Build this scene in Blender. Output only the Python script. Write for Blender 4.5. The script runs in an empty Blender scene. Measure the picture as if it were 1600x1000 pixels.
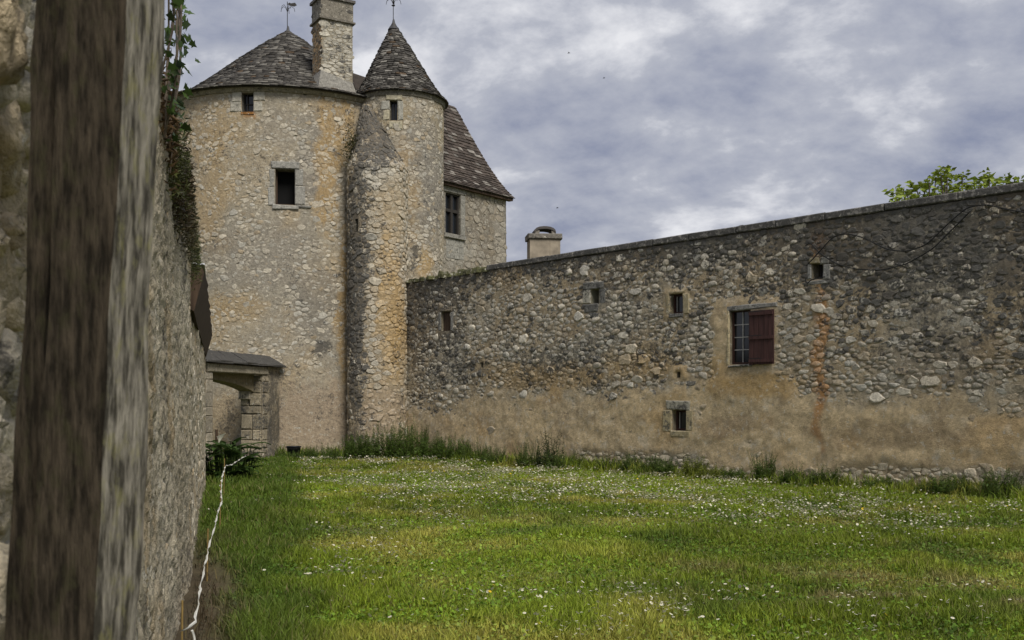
import bpy, math, random
import numpy as np
from mathutils import Vector
rad = math.radians
sc = bpy.context.scene
random.seed(3); RNG = np.random.default_rng(3)

# ---------------------------------------------------------------- camera, sky, sun, exposure
F = 1555.0; CX = 800.0; HZ = 625.0; EYE = 1.6            # focal length and horizon of the photograph in its own pixels
cam = bpy.data.cameras.new('camera'); cam_o = bpy.data.objects.new('camera', cam); sc.collection.objects.link(cam_o)
cam.sensor_width = 36; cam.lens = 36 * F / 1600; cam.shift_y = (HZ - 500) / 1600
cam.clip_start = 0.05; cam.clip_end = 3000
cam.dof.use_dof = True; cam.dof.focus_distance = 22; cam.dof.aperture_fstop = 14
cam_o.location = (0, 0, EYE); cam_o.rotation_euler = (rad(90), 0, 0)
sc.camera = cam_o
SUN_EL, SUN_AZ = 48, 151                                    # azimuth clockwise from +Y
w = bpy.data.worlds.new('World'); sc.world = w; w.use_nodes = True
def build_world():
    nt = w.node_tree; N = nt.nodes; L = nt.links; N.clear()
    out = N.new('ShaderNodeOutputWorld'); mix = N.new('ShaderNodeMixShader')
    sky = N.new('ShaderNodeTexSky'); sky.sky_type = 'NISHITA'; sky.sun_disc = False
    sky.sun_elevation = rad(SUN_EL); sky.sun_rotation = rad(SUN_AZ)
    b1 = N.new('ShaderNodeBackground'); b1.inputs[1].default_value = 0.06; L.new(sky.outputs[0], b1.inputs[0])
    tc = N.new('ShaderNodeTexCoord'); sep = N.new('ShaderNodeSeparateXYZ'); L.new(tc.outputs['Generated'], sep.inputs[0])
    def m(op, a, b=None):
        n = N.new('ShaderNodeMath'); n.operation = op
        for i, x in enumerate((a, b)):
            if x is None: continue
            if isinstance(x, (int, float)): n.inputs[i].default_value = x
            else: L.new(x, n.inputs[i])
        return n.outputs[0]
    z = m('ADD', m('MAXIMUM', sep.outputs[2], 0.0), 0.42)
    cb = N.new('ShaderNodeCombineXYZ'); L.new(m('DIVIDE', sep.outputs[0], z), cb.inputs[0]); L.new(m('DIVIDE', sep.outputs[1], z), cb.inputs[1])
    def noise(scale, detail, rough, dist, off, rot=0, sx=1, sy=1):
        mp = N.new('ShaderNodeMapping'); mp.inputs['Location'].default_value = off; mp.inputs['Rotation'].default_value = (0, 0, rot); mp.inputs['Scale'].default_value = (sx, sy, 1)
        L.new(cb.outputs[0], mp.inputs[0])
        n = N.new('ShaderNodeTexNoise'); n.inputs['Scale'].default_value = scale; n.inputs['Detail'].default_value = detail
        n.inputs['Roughness'].default_value = rough; n.inputs['Distortion'].default_value = dist; L.new(mp.outputs[0], n.inputs[0]); return n.outputs[0]
    big = noise(1.7, 4, .5, .0, (5.5, 5.9, 0), rad(35), 1, 1.5)
    fine = noise(5.5, 10, .6, .12, (8.2, 7.7, 0), rad(35), 1, 1.15)
    v = m('ADD', m('MULTIPLY', big, .5), m('MULTIPLY', fine, .5))
    cr = N.new('ShaderNodeValToRGB'); L.new(v, cr.inputs[0]); e = cr.color_ramp.elements
    e[0].position = .34; e[0].color = (.12, .145, .235, 1)
    e[1].position = .62; e[1].color = (.56, .565, .59, 1)
    a = e.new(.43); a.color = (.205, .225, .295, 1); a = e.new(.53); a.color = (.315, .33, .38, 1)
    b2 = N.new('ShaderNodeBackground'); b2.inputs[1].default_value = 1.15; L.new(cr.outputs[0], b2.inputs[0])
    cov = N.new('ShaderNodeMapRange'); cov.inputs[1].default_value = .29; cov.inputs[2].default_value = .335; L.new(v, cov.inputs[0])
    L.new(cov.outputs[0], mix.inputs[0]); L.new(b1.outputs[0], mix.inputs[1]); L.new(b2.outputs[0], mix.inputs[2]); L.new(mix.outputs[0], out.inputs[0])
build_world()
sun = bpy.data.lights.new('sun', 'SUN'); sun.energy = 3.0; sun.angle = rad(24); sun.color = (1, .95, .87)
sun_o = bpy.data.objects.new('sun', sun); sc.collection.objects.link(sun_o)
az, el = rad(SUN_AZ), rad(SUN_EL)
sdir = Vector((math.sin(az) * math.cos(el), math.cos(az) * math.cos(el), math.sin(el)))
sun_o.rotation_euler = sdir.to_track_quat('Z', 'Y').to_euler(); sun_o.location = (10, -10, 20)
sc.view_settings.view_transform = 'Standard'; sc.view_settings.look = 'None'; sc.view_settings.gamma = 1
sc.view_settings.use_curve_mapping = False; sc.view_settings.exposure = 0.32

# ---------------------------------------------------------------- measuring helpers (photograph pixel <-> place)
def at(px, d, z=0.0): return np.array([(px - CX) / F * d, d, z])
def zat(py, d): return EYE + (HZ - py) / F * d
def proj(P):
    P = np.asarray(P); y = np.maximum(P[..., 1], .05)
    return CX + F * P[..., 0] / y, HZ - F * (P[..., 2] - EYE) / y

# ---------------------------------------------------------------- numpy noise
def _h(ix, iy, iz, s):
    n = (ix * 374761393 + iy * 668265263 + iz * 2147483647 + s * 974634777) & 0xFFFFFFFF
    n = ((n ^ (n >> 13)) * 1274126177) & 0xFFFFFFFF
    n = ((n ^ (n >> 16)) * 2246822519) & 0xFFFFFFFF
    return ((n ^ (n >> 15)) & 0xFFFFFF) / float(0xFFFFFF)
def vnoise(P, s=0):
    P = np.asarray(P, float); i = np.floor(P).astype(np.int64); f = P - i; f = f * f * (3 - 2 * f)
    r = 0
    for dx in (0, 1):
        for dy in (0, 1):
            for dz in (0, 1):
                wt = (f[..., 0] if dx else 1 - f[..., 0]) * (f[..., 1] if dy else 1 - f[..., 1]) * (f[..., 2] if dz else 1 - f[..., 2])
                r = r + wt * _h(i[..., 0] + dx, i[..., 1] + dy, i[..., 2] + dz, s)
    return r
def fbm(P, scale, oct=4, s=0, gain=.5):
    P = np.asarray(P, float) * scale; a = 1; t = 0; r = 0
    for o in range(oct):
        r = r + a * vnoise(P * (2 ** o) + 17.3 * o, s + o); t += a; a *= gain
    return r / t
def sstep(a, b, x): t = np.clip((x - a) / (b - a), 0, 1); return t * t * (3 - 2 * t)
def lerp(a, b, t): return a + (b - a) * t

# ---------------------------------------------------------------- materials
MATS = {}
def nodes_of(name):
    m = bpy.data.materials.new(name); m.use_nodes = True; nt = m.node_tree
    return m, nt, nt.nodes, nt.links, nt.nodes['Principled BSDF']
def attr_mat(name, rough=.9, n1=9, n2=55, amt=.35, bump=.5, bdist=.012, stretch=(1, 1, 1), coat=0, speck=0.0, lichen=False):
    m, nt, N, L, B = nodes_of(name)
    at_ = N.new('ShaderNodeAttribute'); at_.attribute_name = 'Col'
    g = N.new('ShaderNodeNewGeometry'); mp = N.new('ShaderNodeMapping'); mp.inputs['Scale'].default_value = stretch; L.new(g.outputs['Position'], mp.inputs[0])
    def noise(sc_, det, rg=.6):
        n = N.new('ShaderNodeTexNoise'); n.inputs['Scale'].default_value = sc_; n.inputs['Detail'].default_value = det; n.inputs['Roughness'].default_value = rg
        L.new(mp.outputs[0], n.inputs[0]); return n.outputs[0]
    a, b = noise(n1, 6), noise(n2, 5, .7)
    ad = N.new('ShaderNodeMath'); ad.operation = 'ADD'; L.new(a, ad.inputs[0]); L.new(b, ad.inputs[1])
    mr = N.new('ShaderNodeMapRange'); mr.inputs[1].default_value = .65; mr.inputs[2].default_value = 1.35; mr.inputs[3].default_value = 1 - amt; mr.inputs[4].default_value = 1 + amt
    L.new(ad.outputs[0], mr.inputs[0])
    mul = N.new('ShaderNodeVectorMath'); mul.operation = 'SCALE'; L.new(at_.outputs['Color'], mul.inputs[0]); L.new(mr.outputs[0], mul.inputs['Scale'])
    col = mul.outputs[0]
    if lichen:                                              # crusts of dark and pale lichen; the attribute's alpha says how much of the surface they cover
        def mth(op, x, y):
            q = N.new('ShaderNodeMath'); q.operation = op
            for i, t in enumerate((x, y)):
                if isinstance(t, (int, float)): q.inputs[i].default_value = t
                else: L.new(t, q.inputs[i])
            return q.outputs[0]
        la, lb = noise(4.5, 9, .68), noise(19, 6, .62); v = mth('ADD', mth('MULTIPLY', la, .55), mth('MULTIPLY', lb, .45))
        th = N.new('ShaderNodeMapRange'); th.inputs[3].default_value = .64; th.inputs[4].default_value = .36; L.new(at_.outputs['Alpha'], th.inputs[0])
        df = mth('SUBTRACT', v, th.outputs[0]); k = N.new('ShaderNodeMapRange'); k.interpolation_type = 'SMOOTHSTEP'; k.inputs[1].default_value = -.035; k.inputs[2].default_value = .04 if lichen == 1 else .10; k.inputs[4].default_value = .88 if lichen == 1 else .70; L.new(df, k.inputs[0])
        pc = noise(11, 7, .66); pk = N.new('ShaderNodeMapRange'); pk.interpolation_type = 'SMOOTHSTEP'; pk.inputs[1].default_value = .56; pk.inputs[2].default_value = .68; pk.inputs[4].default_value = .7; L.new(pc, pk.inputs[0])
        m1 = N.new('ShaderNodeMix'); m1.data_type = 'RGBA'; L.new(pk.outputs[0], m1.inputs[0]); L.new(col, m1.inputs[6]); m1.inputs[7].default_value = (.58, .55, .47, 1)
        m2 = N.new('ShaderNodeMix'); m2.data_type = 'RGBA'; L.new(k.outputs[0], m2.inputs[0]); L.new(m1.outputs[2], m2.inputs[6])
        dk = N.new('ShaderNodeVectorMath'); dk.operation = 'SCALE'; dk.inputs[0].default_value = (.062, .060, .056); L.new(mr.outputs[0], dk.inputs['Scale']); L.new(dk.outputs[0], m2.inputs[7]); col = m2.outputs[2]
    if speck:
        sp = noise(38, 3, .5); r2 = N.new('ShaderNodeMapRange'); r2.inputs[1].default_value = .60; r2.inputs[2].default_value = .70; r2.inputs[4].default_value = speck; L.new(sp, r2.inputs[0])
        mx = N.new('ShaderNodeMix'); mx.data_type = 'RGBA'; L.new(r2.outputs[0], mx.inputs[0]); L.new(col, mx.inputs[6]); mx.inputs[7].default_value = (.06, .058, .05, 1); col = mx.outputs[2]
    L.new(col, B.inputs['Base Color']); B.inputs['Roughness'].default_value = rough; B.inputs['Specular IOR Level'].default_value = .25
    bp = N.new('ShaderNodeBump'); bp.inputs['Strength'].default_value = bump; bp.inputs['Distance'].default_value = bdist; L.new(ad.outputs[0], bp.inputs['Height']); L.new(bp.outputs[0], B.inputs['Normal'])
    MATS[name] = m; return m
def flat_mat(name, col, rough=.7, metal=0, var=.25, scale=30, bump=.2, stretch=(1, 1, 1), spec=.3):
    m, nt, N, L, B = nodes_of(name)
    g = N.new('ShaderNodeNewGeometry'); mp = N.new('ShaderNodeMapping'); mp.inputs['Scale'].default_value = stretch; L.new(g.outputs['Position'], mp.inputs[0])
    n = N.new('ShaderNodeTexNoise'); n.inputs['Scale'].default_value = scale; n.inputs['Detail'].default_value = 6; L.new(mp.outputs[0], n.inputs[0])
    mr = N.new('ShaderNodeMapRange'); mr.inputs[1].default_value = .3; mr.inputs[2].default_value = .7; mr.inputs[3].default_value = 1 - var; mr.inputs[4].default_value = 1 + var; L.new(n.outputs[0], mr.inputs[0])
    mul = N.new('ShaderNodeVectorMath'); mul.operation = 'SCALE'; mul.inputs[0].default_value = col; L.new(mr.outputs[0], mul.inputs['Scale'])
    L.new(mul.outputs[0], B.inputs['Base Color']); B.inputs['Roughness'].default_value = rough; B.inputs['Metallic'].default_value = metal; B.inputs['Specular IOR Level'].default_value = spec
    bp = N.new('ShaderNodeBump'); bp.inputs['Strength'].default_value = bump; bp.inputs['Distance'].default_value = .005; L.new(n.outputs[0], bp.inputs['Height']); L.new(bp.outputs[0], B.inputs['Normal'])
    MATS[name] = m; return m
def leaf_mat(name, transl=.35, rough=.55):
    m, nt, N, L, B = nodes_of(name)
    a = N.new('ShaderNodeAttribute'); a.attribute_name = 'Col'; L.new(a.outputs['Color'], B.inputs['Base Color']); B.inputs['Roughness'].default_value = rough; B.inputs['Specular IOR Level'].default_value = .25
    t = N.new('ShaderNodeBsdfTranslucent'); L.new(a.outputs['Color'], t.inputs[0]); mx = N.new('ShaderNodeMixShader'); mx.inputs[0].default_value = transl
    L.new(B.outputs[0], mx.inputs[1]); L.new(t.outputs[0], mx.inputs[2]); L.new(mx.outputs[0], N['Material Output'].inputs[0])
    MATS[name] = m; return m
attr_mat('masonry', speck=.35, lichen=1, amt=.5, n1=14, bump=.9, bdist=.02); attr_mat('mortar', n1=12, n2=60, amt=.42, bump=1.0, bdist=.035, speck=.25, lichen=2)
attr_mat('slate', rough=.85, n1=7, n2=40, amt=.5, bump=.5, bdist=.008)
attr_mat('soil', rough=1, n1=3, n2=25, amt=.45, bump=.8, bdist=.03)
leaf_mat('grass_blade', .35, .6); leaf_mat('leaf', .3, .45); leaf_mat('petal', .25, .7)
flat_mat('dark_wood', (.055, .035, .022), .85, var=.45, scale=40, bump=.6, stretch=(1, 1, .06))
flat_mat('red_wood', (.052, .023, .020), .8, var=.5, scale=45, bump=.5, stretch=(1, 1, .05))
flat_mat('frame_wood', (.045, .020, .014), .75, var=.3)
flat_mat('dark_frame', (.030, .026, .022), .75, var=.3); flat_mat('muntin', (.40, .38, .35), .7); flat_mat('iron', (.03, .028, .026), .6, .5); flat_mat('lead', (.06, .06, .062), .6, .3)
flat_mat('void', (.006, .006, .006), 1, var=.1); flat_mat('cable_black', (.01, .01, .01), .6); flat_mat('zinc', (.55, .56, .57), .5, .4, var=.15)
flat_mat('cane', (.22, .15, .05), .8); flat_mat('tape', (.56, .55, .50), .7, var=.15); flat_mat('bucket_plastic', (.012, .013, .016), .45)
flat_mat('bark', (.10, .08, .06), .95, var=.4); flat_mat('bird_feather', (.012, .011, .012), .7); flat_mat('render_smooth', (.26, .22, .165), .9, var=.3, scale=5)
def glass():
    m, nt, N, L, B = nodes_of('window_glass'); B.inputs['Base Color'].default_value = (.012, .014, .016, 1); B.inputs['Roughness'].default_value = .12; B.inputs['Specular IOR Level'].default_value = .5
    MATS['window_glass'] = m
glass()
def post_mats():
    for nm, c1, c2, c3 in (('post_brown', (.016, .013, .009), (.072, .058, .041), (.05, .048, .024)), ('post_grey', (.05, .045, .035), (.30, .275, .225), (.24, .225, .10))):
        m, nt, N, L, B = nodes_of(nm); tc = N.new('ShaderNodeTexCoord')
        def noise(scale, st, det=7):
            mp = N.new('ShaderNodeMapping'); mp.inputs['Scale'].default_value = st; L.new(tc.outputs['Object'], mp.inputs[0])
            n = N.new('ShaderNodeTexNoise'); n.inputs['Scale'].default_value = scale; n.inputs['Detail'].default_value = det; n.inputs['Roughness'].default_value = .65; L.new(mp.outputs[0], n.inputs[0]); return n.outputs[0]
        a = noise(95, (1, 1, .17), 9); r = N.new('ShaderNodeValToRGB'); L.new(a, r.inputs[0]); r.color_ramp.elements[0].position = .40; r.color_ramp.elements[0].color = (*c1, 1); r.color_ramp.elements[1].position = .62; r.color_ramp.elements[1].color = (*c2, 1)
        b = noise(50, (1, 1, .6)); k = N.new('ShaderNodeMapRange'); k.inputs[1].default_value = .52; k.inputs[2].default_value = .66; k.inputs[4].default_value = .6; L.new(b, k.inputs[0])
        mx = N.new('ShaderNodeMix'); mx.data_type = 'RGBA'; L.new(k.outputs[0], mx.inputs[0]); L.new(r.outputs[0], mx.inputs[6]); mx.inputs[7].default_value = (*c3, 1)
        L.new(mx.outputs[2], B.inputs['Base Color']); B.inputs['Roughness'].default_value = .9; B.inputs['Specular IOR Level'].default_value = .15
        bp = N.new('ShaderNodeBump'); bp.inputs['Strength'].default_value = 1.0; bp.inputs['Distance'].default_value = .006; L.new(a, bp.inputs['Height']); L.new(bp.outputs[0], B.inputs['Normal']); MATS[nm] = m
post_mats()

# ---------------------------------------------------------------- object helpers
COL = sc.collection
def base_of(o):
    b = np.zeros(3)
    while o is not None: b = b + np.array(o.location); o = o.parent
    return b
def tag(o, label=None, cat=None, group=None, kind=None):
    if label: o['label'] = label
    if cat: o['category'] = cat
    if group: o['group'] = group
    if kind: o['kind'] = kind
    return o
def thing(name, loc, label, cat, group=None):
    o = bpy.data.objects.new(name, None); COL.objects.link(o); o.location = tuple(float(x) for x in loc); o.empty_display_size = .2
    return tag(o, label, cat, group)
def mk(name, V, Fc, mat, parent=None, cols=None, smooth=False, centre=False, origin=None, mat_idx=None):
    V = np.asarray(V, float).reshape(-1, 3)
    base = base_of(parent)
    o0 = V.mean(0) if centre else (np.asarray(origin, float) if origin is not None else base)
    me = bpy.data.meshes.new(name)
    if isinstance(Fc, np.ndarray):
        n, k = Fc.shape; me.vertices.add(len(V)); me.vertices.foreach_set('co', (V - o0).ravel()); me.loops.add(n * k); me.loops.foreach_set('vertex_index', Fc.ravel().astype(np.int32))
        me.polygons.add(n); me.polygons.foreach_set('loop_start', np.arange(0, n * k, k, dtype=np.int32)); me.update(calc_edges=True)
    else: me.from_pydata((V - o0).tolist(), [], [tuple(int(i) for i in f) for f in Fc])
    if cols is not None:
        cols = np.asarray(cols, float); cols = np.concatenate([cols, np.full(cols.shape[:-1] + (1,), .22)], -1) if cols.shape[-1] == 3 else cols; cols = np.broadcast_to(cols, (len(V), 4)); a = me.color_attributes.new('Col', 'FLOAT_COLOR', 'POINT')
        a.data.foreach_set('color', np.clip(cols, 0, 1).ravel().astype(np.float32))
    for mm in (mat if isinstance(mat, (list, tuple)) else [mat]): me.materials.append(MATS[mm])
    if smooth: me.polygons.foreach_set('use_smooth', np.ones(len(me.polygons), bool))
    if mat_idx is not None: me.polygons.foreach_set('material_index', np.asarray(mat_idx, np.int32))
    me.update()
    o = bpy.data.objects.new(name, me); COL.objects.link(o); o.parent = parent; o.location = tuple(o0 - base)
    return o
BOXF = [(0, 1, 3, 2), (4, 6, 7, 5), (0, 4, 5, 1), (2, 3, 7, 6), (0, 2, 6, 4), (1, 5, 7, 3)]
def shade(parts):                                           # join [(V,F)] lists
    Vs, Fs, n = [], [], 0
    for V, Fc in parts:
        Vs.append(np.asarray(V, float)); Fs += [tuple(i + n for i in f) for f in Fc]; n += len(V)
    return np.concatenate(Vs), Fs
def sbox(S, u0, u1, v0, v1, h0, h1, jit=0):                  # box on a surface; corners may be jittered
    c = np.array([(u, v, h) for u in (u0, u1) for v in (v0, v1) for h in (h0, h1)], float)
    if jit: c = c + RNG.uniform(-jit, jit, c.shape)
    return S.map(c[:, 0], c[:, 1], c[:, 2]), BOXF
def bevbox(S, u0, u1, v0, v1, h0, h1, b=.012, jit=.006):      # dressed block with worn edges: 8 base corners + inset front face
    cu = np.array([u0, u1, u1, u0]); cv = np.array([v0, v0, v1, v1]); mu, mv = (u0 + u1) / 2, (v0 + v1) / 2
    ju, jv = RNG.uniform(-jit, jit, 4), RNG.uniform(-jit, jit, 4)
    rings = []
    for hh, ins in ((h0, 0), (h1 - b, 0), (h1, b)):
        rings.append(S.map(cu + ju - np.sign(cu - mu) * ins, cv + jv - np.sign(cv - mv) * ins, np.full(4, hh) + (RNG.uniform(-jit, jit, 4) * .5 if hh == h1 else 0)))
    V = np.concatenate(rings); Fc = [(3, 2, 1, 0), (8, 9, 10, 11)]
    for r in (0, 4):
        for k in range(4): Fc.append((r + k, r + (k + 1) % 4, r + 4 + (k + 1) % 4, r + 4 + k))
    return V, Fc
def tube(P, r, K=6, taper=None):
    P = np.asarray(P, float); n = len(P); T = np.gradient(P, axis=0); T /= np.linalg.norm(T, axis=1)[:, None] + 1e-9
    up = np.array([0, 0, 1.0]) if abs(T[:, 2]).mean() < .8 else np.array([1.0, 0, 0])
    A = np.cross(T, up); A /= np.linalg.norm(A, axis=1)[:, None] + 1e-9; B = np.cross(T, A)
    rr = np.broadcast_to(np.asarray(r if taper is None else taper, float), (n,))
    a = np.arange(K) / K * 2 * np.pi
    V = P[:, None] + rr[:, None, None] * (np.cos(a)[None, :, None] * A[:, None] + np.sin(a)[None, :, None] * B[:, None])
    Fc = [(i * K + k, i * K + (k + 1) % K, (i + 1) * K + (k + 1) % K, (i + 1) * K + k) for i in range(n - 1) for k in range(K)]
    Fc += [tuple(range(K))[::-1], tuple((n - 1) * K + k for k in range(K))]
    return V.reshape(-1, 3), Fc
def smooth_path(P, n):
    P = np.asarray(P, float); t = np.r_[0, np.cumsum(np.linalg.norm(np.diff(P, axis=0), axis=1))]; s = np.linspace(0, t[-1], n)
    Q = np.stack([np.interp(s, t, P[:, i]) for i in range(3)], 1)
    for _ in range(3): Q[1:-1] = .25 * Q[:-2] + .5 * Q[1:-1] + .25 * Q[2:]
    return Q

# ---------------------------------------------------------------- surfaces
class Plane:
    def __init__(s, A, B):
        s.O = np.array([A[0], A[1], 0.0]); d = np.array([B[0] - A[0], B[1] - A[1], 0.0]); s.L = np.linalg.norm(d); s.t = d / s.L
        s.n = np.array([s.t[1], -s.t[0], 0])
        if np.dot(s.n, -s.O) < 0: s.n = -s.n
    def map(s, u, v, h):
        u, v, h = np.broadcast_arrays(np.asarray(u, float), v, h)
        return s.O + u[..., None] * s.t + v[..., None] * np.array([0, 0, 1.0]) + h[..., None] * s.n
    def uv(s, px, py):
        r = np.array([(px - CX) / F, 1, (HZ - py) / F]); c = np.array([0, 0, EYE]); k = np.dot(s.O - c, s.n) / np.dot(r, s.n); p = c + k * r
        return float(np.dot(p - s.O, s.t)), float(p[2])
class Cyl:
    def __init__(s, c, R): s.c = np.array([c[0], c[1], 0.0]); s.R = R; s.th0 = math.atan2(-c[0], c[1])
    def rad(s, v): return s.R
    def cen(s, v): return s.c
    def map(s, u, v, h):
        u, v, h = np.broadcast_arrays(np.asarray(u, float), v, h); a = u / s.R; r = s.rad(v) + h
        return s.cen(v) + np.stack([np.sin(a) * r, -np.cos(a) * r, v], -1)
    def uv(s, px, py):
        r = np.array([(px - CX) / F, 1]); a = r @ r; b = -2 * r @ s.c[:2]; c = s.c[:2] @ s.c[:2] - s.R ** 2
        k = (-b - math.sqrt(max(0, b * b - 4 * a * c))) / (2 * a); p = k * r - s.c[:2]
        return s.R * math.atan2(p[0], -p[1]), EYE + (HZ - py) / F * k
def rect(S, x0, x1, y0, y1):
    ym, xm = (y0 + y1) / 2, (x0 + x1) / 2
    return (S.uv(x0, ym)[0], S.uv(x1, ym)[0], S.uv(xm, y1)[1], S.uv(xm, y0)[1])

# ---------------------------------------------------------------- rubble stones
def pack(u0, u1, v0, v1, radii, asp, keep, seed, tries=None):
    g = np.random.default_rng(seed); pts = np.zeros((20000, 3)); n = 0
    for r, cnt in radii:
        U = g.uniform(u0 / asp, u1 / asp, cnt); Vv = g.uniform(v0, v1, cnt); Rr = r * g.uniform(.8, 1.2, cnt)
        ok = keep(U * asp, Vv, g) ; U, Vv, Rr = U[ok], Vv[ok], Rr[ok]
        for a, b, c in zip(U, Vv, Rr):
            if n:
                q = pts[:n]; dx = q[:, 0] - a; dy = q[:, 1] - b
                if np.any(dx * dx + dy * dy < ((q[:, 2] + c) * .93) ** 2): continue
            pts[n] = (a, b, c); n += 1
    return pts[:n]
def stones(S, pts, asp, hgt, gap, K=10, seed=0, noise=.05, fine=False, fill=1.75):
    g = np.random.default_rng(seed); n = len(pts); ang = (np.arange(K) + .5) / K * 2 * np.pi
    D = np.stack([np.cos(ang), np.sin(ang)], 1); rmax = pts[:, 2].max(); R = np.zeros((n, K))
    order = np.argsort(pts[:, 0]); xs = pts[order, 0]
    for i in range(n):
        a, b, c = pts[i]; lo, hi = np.searchsorted(xs, [a - 3 * rmax, a + 3 * rmax]); q = pts[order[lo:hi]]
        dx = q[:, 0] - a; dy = q[:, 1] - b; dd = np.hypot(dx, dy); m = (dd > 1e-6) & (dd < 2.4 * (q[:, 2] + c)); dx, dy, dd, qr = dx[m], dy[m], dd[m], q[m, 2]
        h = (dd * dd + c * c - qr * qr) / (2 * dd) - gap / 2
        cs = (D[:, 0:1] * dx + D[:, 1:2] * dy) / dd
        rr = np.where(cs > .05, h / np.maximum(cs, .05), 9); rr = np.concatenate([rr, np.full((K, 1), c * fill)], 1)
        R[i] = -np.log(np.exp(-rr / c * 34).sum(1)) / 34 * c
    R = np.maximum(R, .3 * pts[:, 2:3]); R *= 1 + g.normal(0, noise, R.shape) + .10 * np.sin(2 * ang[None] + g.uniform(0, 6.28, (n, 1))) * g.random((n, 1))
    H = hgt * g.uniform(.55, 1.35, n) * np.clip(pts[:, 2] / .07, .6, 1.4)
    prof = [(1.0, -.6), (.96, .55), (.80, 1.0)] if not fine else [(1.02, -.6), (1.0, .1), (.93, .55), (.78, .85), (.55, 1.0), (.28, 1.06)]
    tilt = g.normal(0, .25, (n, 2)); rings = []
    for s, hh in prof:
        rk = R * s * (1 + g.normal(0, .04, R.shape) * (s < .99)); du = rk * D[None, :, 0]; dv = rk * D[None, :, 1]
        h = np.where(hh < 0, -.02, H[:, None] * (hh + (g.normal(0, .13, R.shape) if hh > 0 else 0))) + (hh > 0) * (tilt[:, :1] * du + tilt[:, 1:] * dv) * .35
        rings.append((pts[:, 0:1] * asp + du * asp, pts[:, 1:2] + dv, h))
    c = (pts[:, 0:1] * asp, pts[:, 1:2], H[:, None] * (1.05 + g.normal(0, .1, (n, 1))))
    U = np.concatenate([r[0] for r in rings] + [c[0]], 1); V = np.concatenate([r[1] for r in rings] + [c[1]], 1); Hh = np.concatenate([r[2] for r in rings] + [c[2]], 1)
    P = S.map(U, V, Hh)
    if fine: P = P + (fbm(P, 28, 4, 5)[..., None] - .5) * .022 * S.n
    Fc = []; nr = len(prof)
    for r in range(nr - 1): Fc += [(r * K + k, r * K + (k + 1) % K, (r + 1) * K + (k + 1) % K, (r + 1) * K + k) for k in range(K)]
    Fc += [((nr - 1) * K + k, (nr - 1) * K + (k + 1) % K, nr * K) for k in range(K)]
    return P, Fc
def split(name, P, Fc, C, parent, mat, n=300, many=None, smooth=False, skip=None):
    """P (N,k,3): the n pieces showing largest become objects, the rest one part of kind stuff"""
    N, k = P.shape[:2]
    if N == 0: return
    C = np.repeat(np.asarray(C, float)[:, None], k, 1)
    x, y = proj(P); ar = (x.max(1) - x.min(1)) * (y.max(1) - y.min(1)); xm, ym = x.mean(1), y.mean(1)
    vis = (xm > 0) & (xm < 1600) & (ym > 0) & (ym < 1000)
    if skip is not None: vis &= ~skip(xm, ym)
    sel = np.argsort(-(ar * vis))[:n]; sel = sel[(ar * vis)[sel] > 0]
    rest = np.setdiff1d(np.arange(N), sel)
    for i in sel: mk(name, P[i], Fc, mat, parent, C[i], smooth, centre=True)
    if len(rest):
        off = (np.arange(len(rest)) * k)[:, None]; quads = [f for f in Fc if len(f) == 4]; tris = [f for f in Fc if len(f) == 3]
        Fa = []
        if quads: q = np.array(quads).ravel()[None] + off; q = q.reshape(-1, 4); Fa.append(np.concatenate([q[:, :3], q[:, [0, 2, 3]]]))
        if tris: Fa.append((np.array(tris).ravel()[None] + off).reshape(-1, 3))
        tag(mk(many or name + 's', P[rest].reshape(-1, 3), np.concatenate(Fa), mat, parent, C[rest].reshape(-1, C.shape[-1]), smooth), kind='stuff')
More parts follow.
